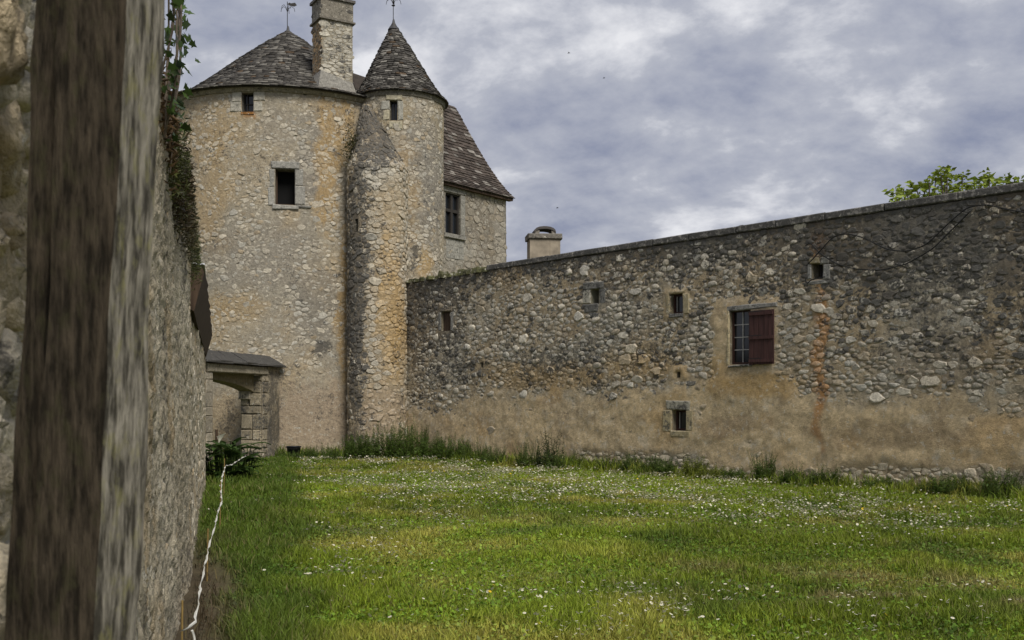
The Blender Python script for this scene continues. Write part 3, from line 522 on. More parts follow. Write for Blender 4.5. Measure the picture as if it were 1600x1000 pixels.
def cone_roof(parent, cb, rb, zb, ca, za, flare, rows, tw_, seed, arc, lead_h, tone=1.0, skip=None, n=300):
    """slates laid in rings on a bell-cast cone from eave circle (cb, rb, zb) to apex (ca, za)"""
    cb, ca = np.array(cb), np.array(ca)
    def pt(th, t, h):                                        # t 0 eave .. 1 apex
        th, t, h = np.broadcast_arrays(th, t, h); r = rb * (1 - t); z = zb + (za - zb) * (t + flare * (np.maximum(0, 1 - t / .45) ** 2 * 0 - t * (1 - t) ** 3 * 1.6)); c = cb[:, None] + (ca - cb)[:, None] * t.ravel()
        sl = (za - zb) / rb; nr, nz = sl / math.hypot(1, sl), 1 / math.hypot(1, sl)
        X = c[0].reshape(t.shape) + (r + h * nr) * np.sin(th); Y = c[1].reshape(t.shape) - (r + h * nr) * np.cos(th); return np.stack([X, Y, z + h * nz], -1)
    a = np.linspace(0, 2 * np.pi, 73)[:-1]; ts = np.linspace(0, 1, 14); V = np.concatenate([pt(a, np.full(72, t), np.full(72, -.015)) for t in ts])
    rf = mk('roof', V, [(i * 72 + k, i * 72 + (k + 1) % 72, (i + 1) * 72 + (k + 1) % 72, (i + 1) * 72 + k) for i in range(13) for k in range(72)] + [tuple(range(72))[::-1]], 'slate', parent, np.array([.05, .045, .04]))
    g = np.random.default_rng(seed); Ps = []; Cs = []; th0 = math.atan2(-cb[0], cb[1])
    for i in range(rows):
        t0 = i / rows; t1 = min((i + 1.5) / rows, .998); r = rb * (1 - t0); nn = max(7, int(2 * math.pi * r / tw_)); wdt = g.uniform(.6, 1.4, nn); e = np.cumsum(wdt); e = e / e[-1] * 2 * np.pi; st = np.r_[0, e[:-1]] + g.random()
        en = st + wdt / wdt.sum() * 2 * np.pi
        for p, q in zip(st, en):
            m_ = ((p + q) / 2 + math.pi) % (2 * math.pi) - math.pi
            if abs(m_ - 0) > arc: continue
            gp = .006 / max(r, .1); dt = g.uniform(-.18, .18) / rows; th = g.uniform(.012, .03); lift = g.uniform(.008, .03); k = []
            for (tt, hb, ht) in ((max(t0 + dt, -.02), lift * .4, lift + th), (t1, -.004, .006)):
                for an in (p + gp, q - gp):
                    for hh in (hb, ht): k.append(pt(np.array(an), np.array(tt), np.array(hh + g.uniform(-.004, .004))))
            Ps.append(np.array(k)); b = g.random()
            c = np.array([.105, .097, .086]) * g.uniform(.5, 1.4) if b < .76 else (np.array([.27, .255, .225]) * g.uniform(.7, 1.15) if b < .96 else np.array([.12, .085, .055])); Cs.append(c * tone * .72)
    P = np.array(Ps); Cs = np.array(Cs)
    split('slate', P, [(0, 1, 3, 2), (4, 6, 7, 5), (0, 4, 5, 1), (2, 3, 7, 6), (0, 2, 6, 4), (1, 5, 7, 3)], Cs, rf, 'slate', n, many='small_slates', skip=skip)
    # lead cap
    zc = np.array([-.35, -.12, .02, .16, .22]); rc = np.array([.30, .15, .075, .05, .02]) * lead_h; a = np.arange(12) / 12 * 2 * np.pi
    V = np.concatenate([np.stack([ca[0] + r * np.cos(a), ca[1] + r * np.sin(a), a * 0 + za + z * lead_h], 1) for z, r in zip(zc, rc)]); mk('lead_cap', V, [(i * 12 + k, i * 12 + (k + 1) % 12, (i + 1) * 12 + (k + 1) % 12, (i + 1) * 12 + k) for i in range(4) for k in range(12)], 'lead', rf, smooth=True)
    return rf
cone_roof(tower, TC, TR + .26, TZ + .02, at(450, 32.65)[:2], 13.72, .42, 40, .21, 90, 1.9, .7, skip=lambda x, y: x < 285)
def finial(parent, P, hgt, vane):
    parts = [tube([P, P + np.array([0, 0, hgt])], .012, 6)]; root = mk('weathervane' if vane else 'finial', *parts[0], 'iron', parent)
    for k in range(5):                                        # curled iron leaves
        a = k / 5 * 2 * math.pi + .3; d = np.array([math.cos(a), math.sin(a), 0]); z0 = hgt * (.58 if vane else .70)
        mk('scroll', *tube([P + d * r + np.array([0, 0, z0 + z]) for r, z in ((0, 0), (.06, .14), (.14, .20), (.22, .14), (.24, .04))], .008, 5), 'iron', root)
    if vane:
        Z = P + np.array([0, 0, hgt * .9]); Q = np.array([(0, 0), (.10, .08), (.16, .05), (.34, .10), (.42, .0), (.30, -.08), (.12, -.06)]); V = np.concatenate([np.stack([Z[0] + Q[:, 0] * .7, Z[1] + Q[:, 0] * .2 + s, Z[2] + Q[:, 1] * .7], 1) for s in (-.012, .012)]); n = len(Q)
        mk('vane', V, [tuple(range(n)), tuple(range(2 * n - 1, n - 1, -1))] + [(k, (k + 1) % n, n + (k + 1) % n, n + k) for k in range(n)], 'iron', root)
    else:
        mk('knob', *tube([P + np.array([0, 0, hgt * .62]), P + np.array([0, 0, hgt * .66]), P + np.array([0, 0, hgt * .70])], .05, 8, taper=[.02, .06, .02]), 'iron', root)
finial(tower, np.append(at(449, 32.65)[:2], 13.85), .82, True)
def tower_chimney():
    E1 = at(502, 29.3)[:2]; t = np.array([.857, .515]); n = np.array([-.515, .857]); w1, w2 = .98, .75; zb, zt = 10.4, 13.4
    S1 = Plane(E1, E1 + t * w1); S2 = Plane(E1 + n * w2, E1)
    ch = mk('chimney', *shade([(np.array([np.append(E1 + t * a * (w1) + n * b * w2, z) for a in (0, 1) for b in (0, 1) for z in (zb, zt)]), BOXF)]), 'mortar', tower, np.array([.33, .29, .215]))
    g = np.random.default_rng(12)
    for S, L, tone, base in ((S1, w1, 1.0, (.43, .40, .33)), (S2, w2, .95, (.38, .26, .14))):
        pts = pack(.11, L - .10, zb, 12.76, [(.06, 40), (.045, 400), (.032, 1200)], 2.0, lambda u, v, g: u > 0, 31); P, Fc = stones(S, pts, 2.0, .012, .010, 9, 32)
        C = A4(np.array(base) * g.uniform(.7, 1.2, (len(P), 1)), g.uniform(.1, .6, len(P))); split('stone', P, Fc, C, ch, 'masonry', 150)
    def ring(z0, z1, o, col, name):
        c = np.array([np.append(E1 + t * (a * (w1 + 2 * o) - o) + n * (b * (w2 + 2 * o) - o), z) for a in (0, 1) for b in (0, 1) for z in (z0, z1)]); mk(name, c, BOXF, 'masonry', ch, np.array(col))
    ring(12.84, 12.89, .07, (.15, .135, .11), 'drip_ledge'); ring(12.892, 13.46, .015, (.20, .18, .145), 'cap_block'); ring(13.462, 13.54, .07, (.12, .11, .10), 'top_slab')
    for S, L in ((S1, w1), (S2, w2)):
        pts = pack(.11, L - .10, 12.93, 13.40, [(.05, 60), (.04, 300)], 2.0, lambda u, v, g: u > 0, 33); P, Fc = stones(S, pts, 2.0, .012, .012, 9, 34); split('cap_stone', P, Fc, A4(np.array([.24, .215, .17]) * g.uniform(.6, 1.2, (len(P), 1)), g.uniform(.4, .8, len(P))), ch, 'masonry', 60)
    # mortar flaunching where the shaft meets the slates
    c = []; 
    for z, o in ((10.6, .16), (11.0, .09), (11.32, .012)):
        for a, b in ((-o, -o), (w1 + o, -o), (w1 + o, w2 + o), (-o, w2 + o)): c.append(np.append(E1 + t * a + n * b, z - (.0 if a < 0 else .25)))
    mk('flaunching', np.array(c), [(i * 4 + k, i * 4 + (k + 1) % 4, i * 4 + 4 + (k + 1) % 4, i * 4 + 4 + k) for i in range(2) for k in range(4)], 'mortar', ch, np.array([.30, .285, .25]))
tower_chimney()

# ================================================================ STAIR TURRET and BUTTRESS
UC = at(625, 30.4)[:2]; UR = 1.32; UZ = 10.62; UT = Cyl(UC, UR)
turret = thing('stair_turret', (UC[0], UC[1], 0), 'slim round stair turret with steep pointed slate cone beside the large tower', 'tower')
ut_open = dict(win=rect(UT, 609, 621, 157, 188), hole=rect(UT, 614, 625, 363, 374)); ut_ol = list(ut_open.values())
UT_SPOTS = [(655, 260, 40, 140, GREYR, .75), (632, 300, 22, 90, OCHRE, .45), (675, 300, 22, 130, GREYR * .95, .6), (590, 200, 22, 60, LICHEN, .8), (600, 160, 20, 24, PALE, .4), (640, 400, 9, 40, LICHEN, .9), (660, 410, 18, 30, OCHRE, .7), (630, 330, 14, 30, GREYR * .6, .6), (645, 290, 12, 10, LICHEN * 1.5, .5)]
def ut_col(P, U=None, V=None):
    c = lerp(np.array([.38, .31, .20]), np.array([.32, .28, .215]), sstep(.38, .62, fbm(P, .7, 4, 61))[..., None]); return spots(P, c, UT_SPOTS, 5)
def build_turret():
    masonry_cyl(UT, turret, UZ, ut_ol, ut_col, -1.3 * UR, 1.5 * UR, [(.09, 40), (.07, 300), (.05, 2500), (.038, 7000)], 81, .013, None, skip=lambda x, y: y > 430)
    YL = np.array([.42, .38, .27]); PL = np.array([.38, .365, .31])
    def block(x0, x1, y0, y1, col, proud=.03):
        V, Fc = bevbox(UT, *rect(UT, x0, x1, y0, y1), -.12, proud, .02, .016); mk('dressed_stone', V, Fc, 'masonry', turret, np.array(col) * random.uniform(.9, 1.1))
    block(596, 608.4, 157, 172, PL); block(599, 608.4, 173, 188, YL); block(621.6, 630, 157, 188, PL * .8); block(603, 628, 148, 156.4, YL, .05); block(608, 629, 189, 201, YL * .95)
    recess(UT, ut_open['win'], .25, turret, (.18, .16, .12), 'void'); recess(UT, ut_open['hole'], .35, turret, (.22, .18, .12), 'void')
    u0, u1, v0, v1 = ut_open['win']; wn = mk('window', *sbox(UT, u0, u1, v0, v1, -.2, -.19), 'window_glass', turret); mk('frame', *shade([sbox(UT, a, b, v0, v1, -.188, -.15) for a, b in ((u0, u0 + .03), (u0 + .09, u0 + .115), (u1 - .03, u1))]), 'dark_frame', wn)
    a = np.linspace(0, 2 * np.pi, 65)[:-1]; rr = [(UR, UZ - .12), (UR + .04, UZ - .11), (UR + .07, UZ + .02), (UR, UZ + .03)]; n = 64
    V = np.concatenate([np.stack([UC[0] + r * np.sin(a), UC[1] - r * np.cos(a), a * 0 + z], 1) for r, z in rr]); mk('cornice', V, [(i * n + k, i * n + (k + 1) % n, (i + 1) * n + (k + 1) % n, (i + 1) * n + k) for i in range(3) for k in range(n)], 'masonry', turret, np.array([.16, .145, .115]))
build_turret()
cone_roof(turret, UC, UR + .14, UZ + .02, at(615, 30.5)[:2], 13.15, .30, 36, .16, 95, 2.0, .6)
finial(turret, np.append(at(614.5, 30.5)[:2], 13.28), .62, False)
class Butt(Cyl):
    def k(s, v): return np.clip((np.asarray(v) - 8.3) / 2.0, 0, 1)
    def rad(s, v): return s.R * (1 - .88 * s.k(v))
    def cen(s, v): k = s.k(v)[..., None]; return s.c + k * (np.array([*at(573, 29.35)[:2], 0]) - s.c)
BC = at(590, 29.0)[:2]; BR = .86; BT = Butt(BC, BR)
butt = thing('buttress', (BC[0], BC[1], 0), 'rounded stone buttress with dark streaked mossy sloping top between tower and turret', 'buttress')
bt_open = dict(slit=rect(BT, 555, 559.5, 342, 362)); bt_ol = list(bt_open.values())
BT_SPOTS = [(558, 470, 17, 260, LICHEN, .92), (588, 212, 46, 58, LICHEN, 1.0), (590, 270, 34, 26, PALE, .5), (610, 330, 24, 60, TAN, .5), (612, 480, 24, 130, OCHRE, .55), (570, 330, 12, 60, LICHEN * 1.5, .6), (600, 640, 40, 50, np.array([.36, .28, .19]), .7), (625, 520, 16, 90, OCHRE * .9, .5), (553, 225, 14, 16, MOSS, .9), (563, 640, 12, 60, LICHEN * 1.3, .8)]
def bt_col(P, U=None, V=None): return spots(P, lerp(np.array([.39, .31, .195]), np.array([.31, .26, .19]), fbm(P, 1, 4, 66)[..., None]), BT_SPOTS, 7, 14, .95)
def build_buttress():
    keep = lambda u, v, g: (g.random(len(u)) < np.where(v < 1.9 + (fbm(np.stack([u, v, 0 * v], -1), 1, 3, 4) - .5), .15, .9)) & (g.random(len(u)) < BT.rad(v) / BR + .3)
    def dark(Pc, C, g): return spots(Pc, C, [(a, b, c, d, e, f * .95) for a, b, c, d, e, f in BT_SPOTS], 7, 14, .88)
    masonry_cyl(BT, butt, 10.3, bt_ol, bt_col, -1.75 * BR, 1.75 * BR, [(.10, 50), (.075, 400), (.055, 2500), (.04, 5000)], 101, .026, keep, dark=dark, rest_res=.05, bury=.05)
    recess(BT, bt_open['slit'], .3, butt, (.1, .09, .07), 'void')
build_buttress()

# ================================================================ PAVILION behind the turret
P0, P1 = at(690, 31.5)[:2], at(791, 34)[:2]; dW = (P1 - P0) / np.linalg.norm(P1 - P0); P00 = P0 - dW * 2.5; WG = Plane(P00, P1); WZ = 8.5
wing = thing('pavilion', (P1[0], P1[1], 0), 'small stone pavilion with steep brown slate hipped roof rising behind the stair turret', 'building')
wg_open = dict(win=rect(WG, 696, 719, 303, 365)); wg_ol = list(wg_open.values())
def wg_col(P, U=None, V=None):
    c = lerp(np.array([.27, .245, .20]), np.array([.23, .20, .155]), sstep(.4, .6, fbm(P, 1, 4, 91))[..., None]); return spots(P, c, [(720, 392, 26, 18, PALE * .8, .6), (780, 360, 10, 60, GREYR * 1.2, .5)], 9, 10)
def pavilion():
    core(WG, 0, WG.L, 4, WZ, .09, wg_ol, lambda U, V, P: (fbm(P, 4, 4, 92) - .5) * .045, wg_col, wing, thick=3.2)
    pts = pack(.5, WG.L - .05, 4.5, WZ - .1, [(.1, 200), (.075, 900), (.055, 1500)], 1.4, lambda u, v, g: ~inside(wg_ol, u, v, .28) & (g.random(len(u)) < .45), 95); P, Fc = stones(WG, pts, 1.4, .009, .02, 9, 96); g = np.random.default_rng(97)
    split('stone', P, Fc, lerp(stone_tones(len(P), g) * .8, wg_col(P[:, -1]), .7), wing, 'masonry', 250, many='small_stones', skip=lambda x, y: x < 693)
    o = wg_open['win']; recess(WG, o, .2, wing, (.16, .15, .12), 'void'); u0, u1, v0, v1 = o
    wn = mk('window', *sbox(WG, u0, u1, v0, v1, -.15, -.14), 'window_glass', wing); um = (u0 + u1) / 2; vm = v0 + (v1 - v0) * .58
    mk('frame', *shade([sbox(WG, u0, u0 + .06, v0, v1, -.138, -.06), sbox(WG, u1 - .06, u1, v0, v1, -.138, -.06), sbox(WG, um - .05, um + .05, v0, v1, -.138, -.05), sbox(WG, u0 + .06, um - .05, vm - .05, vm + .05, -.137, -.055), sbox(WG, um + .05, u1 - .06, vm - .05, vm + .05, -.137, -.055), sbox(WG, u0 + .06, u1 - .06, v1 - .05, v1, -.136, -.06)]), 'dark_frame', wn)
    for nm, a in (('dressed_stone', (u1 + .01, u1 + .22, v0 - .02, v1 + .02, -.1, .03)), ('dressed_stone', (u0 - .2, u1 + .25, v1 + .03, v1 + .28, -.1, .04)), ('window_sill', (u0 - .1, u1 + .2, v0 - .16, v0 - .03, -.1, .09))):
        V, Fc = bevbox(WG, *a); mk(nm, V, Fc, 'masonry', wing, np.array([.24, .23, .20]))
    for i in range(4):
        for j in range(3): V, Fc = bevbox(WG, u0 + .02 + i * .21, u0 + .22 + i * .21, v0 - .20 - (j + 1) * .2, v0 - .205 - j * .2, -.05, .02, .006, .003); mk('dressed_stone', V, Fc, 'masonry', wing, np.array([.28, .27, .235]) * random.uniform(.85, 1.1))
    # hipped, bell-cast roof: front slope with slates
    n_in = -WG.n[:2]; za = zat(166, 34.2); apx = P1 - dW * 1.0 + n_in * 1.5
    def prof(t): return t - .30 * t * (1 - t) ** 1.5 * 1.5
    def pt(s, t, h):                                         # s along eave (0 hidden end .. 1 corner), t up the slope
        ov = .2; eave_a = P00 - WG.n[:2] * -ov; eave_b = P1 + WG.n[:2] * ov + dW * ov; top_a = P00 + n_in * 1.5; top_b = apx
        q = (eave_a + (eave_b - eave_a) * s) * (1 - t) + (top_a + (top_b - top_a) * s) * t; sl = np.array([WG.n[0] * .85, WG.n[1] * .85, .5])
        return np.append(q, WZ - .02 + (za - WZ) * prof(t)) + sl * h
    ts = np.linspace(0, 1, 12); eb = P1 + WG.n[:2] * .2 + dW * .2; back = P1 + n_in * 3.0 + dW * .2
    V = [pt(0, t, -.02) for t in ts] + [pt(1, t, -.02) for t in ts] + [np.append(back * (1 - t) + apx * t, WZ - .02 + (za - WZ) * prof(t)) for t in ts]
    rf = mk('roof', V, [(i, i + 12, i + 13, i + 1) for i in range(11)] + [(12 + i, 24 + i, 25 + i, 13 + i) for i in range(11)] + [(0, 24, 12)], 'slate', wing, np.array([.05, .042, .036]))
    rows = 30; Ps = []; Cs = []; g = np.random.default_rng(98)
    for i in range(rows):
        x = g.uniform(-.02, 0); wl = 4.9 - 1.2 * i / rows
        while x < 1.0:
            d = g.uniform(.14, .30) / wl; x1 = min(x + d, 1.005); k = []; t0 = i / rows + g.uniform(-.1, .1) / rows; t1 = min((i + 1.5) / rows, 1); th = g.uniform(.015, .03); li = g.uniform(.01, .025)
            if x1 > .35:
                for tt, hb, ht in ((max(t0, -.01), .3 * li, li + th), (t1, -.005, .005)):
                    for s in (x + .001, x1 - .001):
                        for hh in (hb, ht): k.append(pt(s, tt, hh + g.uniform(-.004, .004)))
                Ps.append(k); b = g.random(); Cs.append(np.array([.070, .056, .047]) * g.uniform(.6, 1.35) if b < .86 else np.array([.22, .20, .175]) * g.uniform(.5, 1.1))
            x = x1
            if x1 >= 1.0: break
    split('slate', np.array(Ps), BOXF, np.array(Cs), rf, 'slate', 300, many='small_slates', skip=lambda x, y: x < 693)
    mk('eaves_board', *sbox(WG, .3, WG.L + .17, WZ - .10, WZ - .035, -.02, .16), 'dark_wood', wing)
pavilion()

# ================================================================ GATEWAY between left wall and tower
G0, G1 = at(318, 24.2)[:2], at(437, 28.4)[:2]; GT = Plane(G0, G1); GH = 2.52
gate = thing('gateway', (G0[0], G0[1], 0), 'old stone gateway with deep arched opening and dark sloping coping next to the round tower', 'gateway')
def gateway():
    ua, ub = GT.uv(331.5, 640)[0], GT.uv(409, 640)[0]; op = (ua, ub, -.2, 2.28); T = .62
    def col(P, U=None, V=None):
        c = lerp(np.array([.36, .31, .225]), np.array([.28, .235, .16]), sstep(.35, .65, fbm(P, 1.2, 4, 111))[..., None]); return spots(P, c, [(428, 650, 11, 110, LICHEN, .9), (420, 690, 5, 60, LICHEN * 2, .6), (400, 620, 22, 30, TAN * .8, .4)], 11, 6)
    hf = lambda U, V, P: (fbm(P, 5, 3, 113) - .5) * .02
    core(GT, 0, GT.L - .02, -.15, GH, .05, [op], hf, col, gate)
    GB = Plane(GT.map(0, 0, -T)[:2], GT.map(GT.L, 0, -T)[:2]); core(GB, 0, GT.L - .02, -.15, GH, .1, [op], hf, col, gate, name='wall_back'); mk('wall_end', *sbox(GT, -.02, .0, -.1, GH, -T, .0), 'mortar', gate, np.array([.3, .26, .19]))
    mk('soffit', *sbox(GT, ua - .02, ub + .02, 2.285, 2.31, -T + .004, -.23), 'mortar', gate, np.array([.28, .24, .17]))
    # far jamb, soffit and near jamb built of blocks so that the joints show
    g = np.random.default_rng(114); z = -.1
    JB = Plane(GT.map(ub, 0, 0)[:2], GT.map(ub, 0, -T)[:2])
    while z < 2.27:
        h = min(g.uniform(.22, .42), 2.28 - z); spl = g.choice([0, .45, .6])
        for a, b in ([(0, T)] if not spl else [(0, T * spl), (T * spl, T)]):
            V, Fc = bevbox(JB, a + .006, b - .006, z + .006, z + h - .004, -.02, .03, .025, .014); mk('jamb_block', V, Fc, 'masonry', gate, A4(np.array([.33, .28, .195]) * g.uniform(.6, 1.1), g.uniform(.2, .5)))
        V, Fc = bevbox(GT, ub + .035, ub + g.uniform(.26, .42), z + .006, z + h - .004, -.05, .025, .025, .014); mk('jamb_block', V, Fc, 'masonry', gate, A4(np.array([.35, .30, .215]) * g.uniform(.6, 1.1), g.uniform(.25, .55)))
        V, Fc = bevbox(GT, max(ua - g.uniform(.3, .45), .02), ua - .004, z + .006, z + h - .004, -.3, .025, .012, .005); mk('jamb_block', V, Fc, 'masonry', gate, np.array([.34, .30, .23]) * g.uniform(.75, 1.1)); z += h
    mk('dressed_lintel', *bevbox(GT, ua - .3, ub + .3, 2.29, 2.50, -.22, .06, .02, .01), 'masonry', gate, np.array([.33, .29, .215]))
    # rear segmental arch
    n = 14; uu = np.linspace(ua, ub, n); zz = 2.12 - .30 * ((uu - ua) / (ub - ua)) ** 2.2; h0, h1 = -.22, -T
    V = np.concatenate([GT.map(uu, zz, np.full(n, h0)), GT.map(uu, np.full(n, 2.30), np.full(n, h0)), GT.map(uu, zz, np.full(n, h1)), GT.map(uu, np.full(n, 2.30), np.full(n, h1))])
    mk('arch', V, [f for i in range(n - 1) for f in ((i, i + 1, n + i + 1, n + i), (2 * n + i, 3 * n + i, 3 * n + i + 1, 2 * n + i + 1), (i, 2 * n + i, 2 * n + i + 1, i + 1), (n + i, n + i + 1, 3 * n + i + 1, 3 * n + i))], 'mortar', gate, np.array([.27, .225, .14]))
    V, Fc = bevbox(JB, .30, T + .02, 1.62, 1.84, -.02, .12, .02, .006); mk('corbel', V, Fc, 'masonry', gate, np.array([.34, .30, .225]))
    # coping slabs sloping to the yard
    u = -.1
    while u < GT.L + .1:
        L = random.uniform(.55, .9); e = min(u + L, GT.L + .05); c = [(u + .006, 2.53, .16), (u + .006, 2.58, .16), (u + .006, 2.86, -.30), (u + .006, 2.53, -.30), (e, 2.53, .16), (e, 2.58, .16), (e, 2.86, -.30), (e, 2.53, -.30)]; c = np.array(c) + RNG.uniform(-.015, .015, (8, 3)); c = np.array(c)
        mk('coping_slab', GT.map(c[:, 0], c[:, 1], c[:, 2]), [(0, 1, 2, 3), (7, 6, 5, 4), (0, 4, 5, 1), (1, 5, 6, 2), (2, 6, 7, 3), (3, 7, 4, 0)], 'masonry', gate, A4(np.array([.075, .068, .058]) * random.uniform(.8, 1.3), .8)); u += L
gateway()

# ================================================================ LEFT WALL
LA, LB = np.array([LW(.45), .45]), np.array([LW(21.0), 21.0]); LS = Plane(LA, LB); LH = 3.03
lwall = thing('garden_wall', (LA[0], LA[1], 0), 'weathered rough stone garden wall running away along the left edge', 'wall')
def left_wall():
    def col(P, U=None, V=None):
        c = lerp(np.array([.58, .515, .385]), np.array([.45, .39, .28]), sstep(.35, .65, fbm(P, 1.2, 4, 121))[..., None]); c = lerp(c, OCHRE, (sstep(.58, .7, fbm(P, 2.1, 3, 124)) * .4)[..., None])
        top = sstep(2.3, 3.0, P[..., 2] + (fbm(P, 2, 3, 125) - .5)); return A4(lerp(c, MOSS * 1.4, (top * .3)[..., None]), np.clip(.06 + .42 * sstep(.48, .72, fbm(P, 1.6, 4, 123)) + .35 * top, 0, 1))
    hf = lambda U, V, P: (fbm(P, 1.1, 3, 126) - .5) * .10 + (fbm(P, 9, 5, 127, .7) - .5) * .075 - .012
    hn = lambda U, V, P: (fbm(P, 1.1, 3, 126) - .5) * .10 + (fbm(P, 16, 5, 127, .8) - .5) * .09 - .004
    U_ = lambda d: (d - .45) * math.hypot(1, .2945)
    core(LS, 0, 2.6, -.12, LH, .03, [], hn, col, lwall, thick=.55); core(LS, 2.6, 9.5, -.12, LH, .02, [], hn, col, lwall, thick=.55); core(LS, 9.5, LS.L, -.12, LH, .05, [], hf, col, lwall, thick=.55)
    SN = 2.6
    class Rough:
        n = LS.n
        def map(s, u, v, h): P = LS.map(u, v, 0 * u); return LS.map(u, v, h + (fbm(P, 1.1, 3, 126) - .5) * .10 - .015)
    RS = Rough()
    def put(u0, u1, radii, hgt, K, seed, fine, n, v0=.02, v1=LH - .02, dens=.93):
        pts = pack(u0, u1, v0, v1, radii, 1.15, lambda u, v, g: g.random(len(u)) < dens, seed); P, Fc = stones(RS, pts, 1.15, hgt, .012, K, seed + 1, .06, fine); g = np.random.default_rng(seed + 2); Pc = P[:, -1]
        C = lerp(stone_tones(len(P), g, .45, .35), col(Pc), g.uniform(.35, .85, (len(P), 1))); C = lerp(C, A4(OCHRE, .1), (g.random(len(P)) < .08)[:, None] * .5); split('stone', P, Fc, C, lwall, 'masonry', n, many='small_stones', smooth=fine)
    put(.05, SN, [(.075, 40), (.05, 300), (.032, 1500), (.022, 3000)], .04, 14, 131, True, 120, .7, 2.6)
    put(SN, 9.5, [(.06, 30), (.04, 200), (.026, 1500), (.018, 6000)], .014, 8, 141, False, 180, dens=.5); put(9.5, LS.L - .05, [(.06, 60), (.045, 400), (.03, 2500)], .015, 8, 151, False, 30, dens=.6)
left_wall()
def canopy():
    U = lambda d: (d - .45) * math.hypot(1, .2945); a, b = U(10.3), U(20.2)
    t = thing('wall_canopy', LS.map(a, 0, 0), 'dark brown sloping timber eave under a pale metal strip on the garden wall', 'canopy')
    n = 9; us = np.linspace(a, b, n); g = np.random.default_rng(5)
    for i in range(n - 1):
        c = [(us[i] + .004, z, h) for h, z in ((-.03, 2.54), (.02, 2.52), (.12, 2.93), (.10, 2.99), (-.03, 2.99))] + [(us[i + 1], z, h) for h, z in ((-.03, 2.50), (.02, 2.47), (.145, 2.93), (.125, 2.99), (-.03, 2.99))]; c = np.array(c); c[:, 1:] += g.uniform(-.006, .006, (10, 2))
        mk('eave_board', LS.map(c[:, 0], c[:, 1], c[:, 2]), [(4, 3, 2, 1, 0), (5, 6, 7, 8, 9)] + [(k, (k + 1) % 5, 5 + (k + 1) % 5, 5 + k) for k in range(5)], 'dark_wood', t)
    mk('metal_strip', *sbox(LS, a - .02, b, 3.002, 3.018, -.1, .125), 'zinc', t)
canopy()
def near_post():
    d = 1.10; c0 = at(137, d, 0)[:2]; c1 = at(118, d)[:2]
    th = math.atan2(-613, F); al = rad(32)
    rt = np.array([math.cos(th + 0), -math.sin(th) * 0 + 0]); v = np.array([math.sin(th), math.cos(th)]); r = np.array([v[1], -v[0]])   # view direction and its right
    fx = math.cos(al) * r - math.sin(al) * v * -1 * -1; fx = math.cos(al) * r - math.sin(al) * v; fy = math.sin(al) * r + math.cos(al) * v   # front-face direction, side-face direction
    s = .080
    def prism(o, ax, ay, z0, z1, lean):
        V = []
        for z in np.linspace(z0, z1, 60):
            for a, b in ((0, 0), (1, 0), (1, 1), (0, 1)): q = o + ax * a + ay * b + r * lean * (z - 1.6) + r * (fbm(np.array([z * 7, a * 5 + b * 9, 1.0]), 1, 4, 4) - .5) * .014; V.append((q[0], q[1], z))
        n = 60; Fc = [(i * 4 + k, i * 4 + (k + 1) % 4, i * 4 + 4 + (k + 1) % 4, i * 4 + 4 + k) for i in range(n - 1) for k in range(4)] + [(0, 3, 2, 1), tuple((n - 1) * 4 + k for k in range(4))]
        return np.array(V), Fc, [1 if k == 1 else 0 for i in range(n - 1) for k in range(4)] + [0, 0]
    corner = at(168, d)[:2]                                   # near vertical edge between the two faces
    o = corner - fx * s
    t = thing('wooden_post', (o[0], o[1], 0), 'weathered leaning wooden post close to the camera, brown front and lichened grey side', 'post')
    V, Fc, mi = prism(o, fx * s, fy * s, -.05, 2.45, .042); mk('timber', V, Fc, ['post_brown', 'post_grey'], t, mat_idx=mi)
    o2 = o - fx * .042 + fy * .016; V, Fc, mi = prism(o2, fx * .032, fy * .03, -.05, 2.45, .042); mk('side_board', V, Fc, 'post_brown', t)
near_post()

# ================================================================ CHIMNEY STACK behind the courtyard wall
def small_chimney():
    d = 27.5; x0, x1 = at(828, d), at(875.5, d + .1); S = Plane(x0[:2], x1[:2]); zt = zat(373, d); L = S.L
    t = thing('chimney_stack', (x0[0], x0[1], 0), 'grey rendered chimney stack with hooded cap rising behind the courtyard wall', 'chimney')
    mk('shaft', *sbox(S, 0, L, 0, zt, -.6, 0), 'render_smooth', t); mk('cap_slab', *bevbox(S, -.05, L + .05, zt + .002, zt + .15, -.65, .06, .02, .006), 'masonry', t, np.array([.17, .155, .13]))
    mk('quoin_strip', *sbox(S, L * .66, L * .67, zt - 1.2, zt - .002, -.01, .012), 'render_smooth', t)
    n = 10; a = np.linspace(0, math.pi, n); uu = L * .5 - np.cos(a) * L * .36; zz = zt + .16 + np.sin(a) ** .6 * .2
    V = np.concatenate([S.map(uu, zz + o, np.full(n, h)) for h in (.0, -.55) for o in (0, -.07)])
    mk('hood_tile', V, [f for i in range(n - 1) for f in ((i, i + 1, n + i + 1, n + i), (2 * n + i, 3 * n + i, 3 * n + i + 1, 2 * n + i + 1), (i, 2 * n + i, 2 * n + i + 1, i + 1), (n + i, n + i + 1, 3 * n + i + 1, 3 * n + i))], 'slate', t, np.array([.08, .072, .066]))
    for f in (.18, .72): mk('hood_support', *sbox(S, L * f, L * f + .12, zt + .152, zt + .24, -.5, -.02), 'masonry', t, np.array([.2, .18, .15]))
small_chimney()

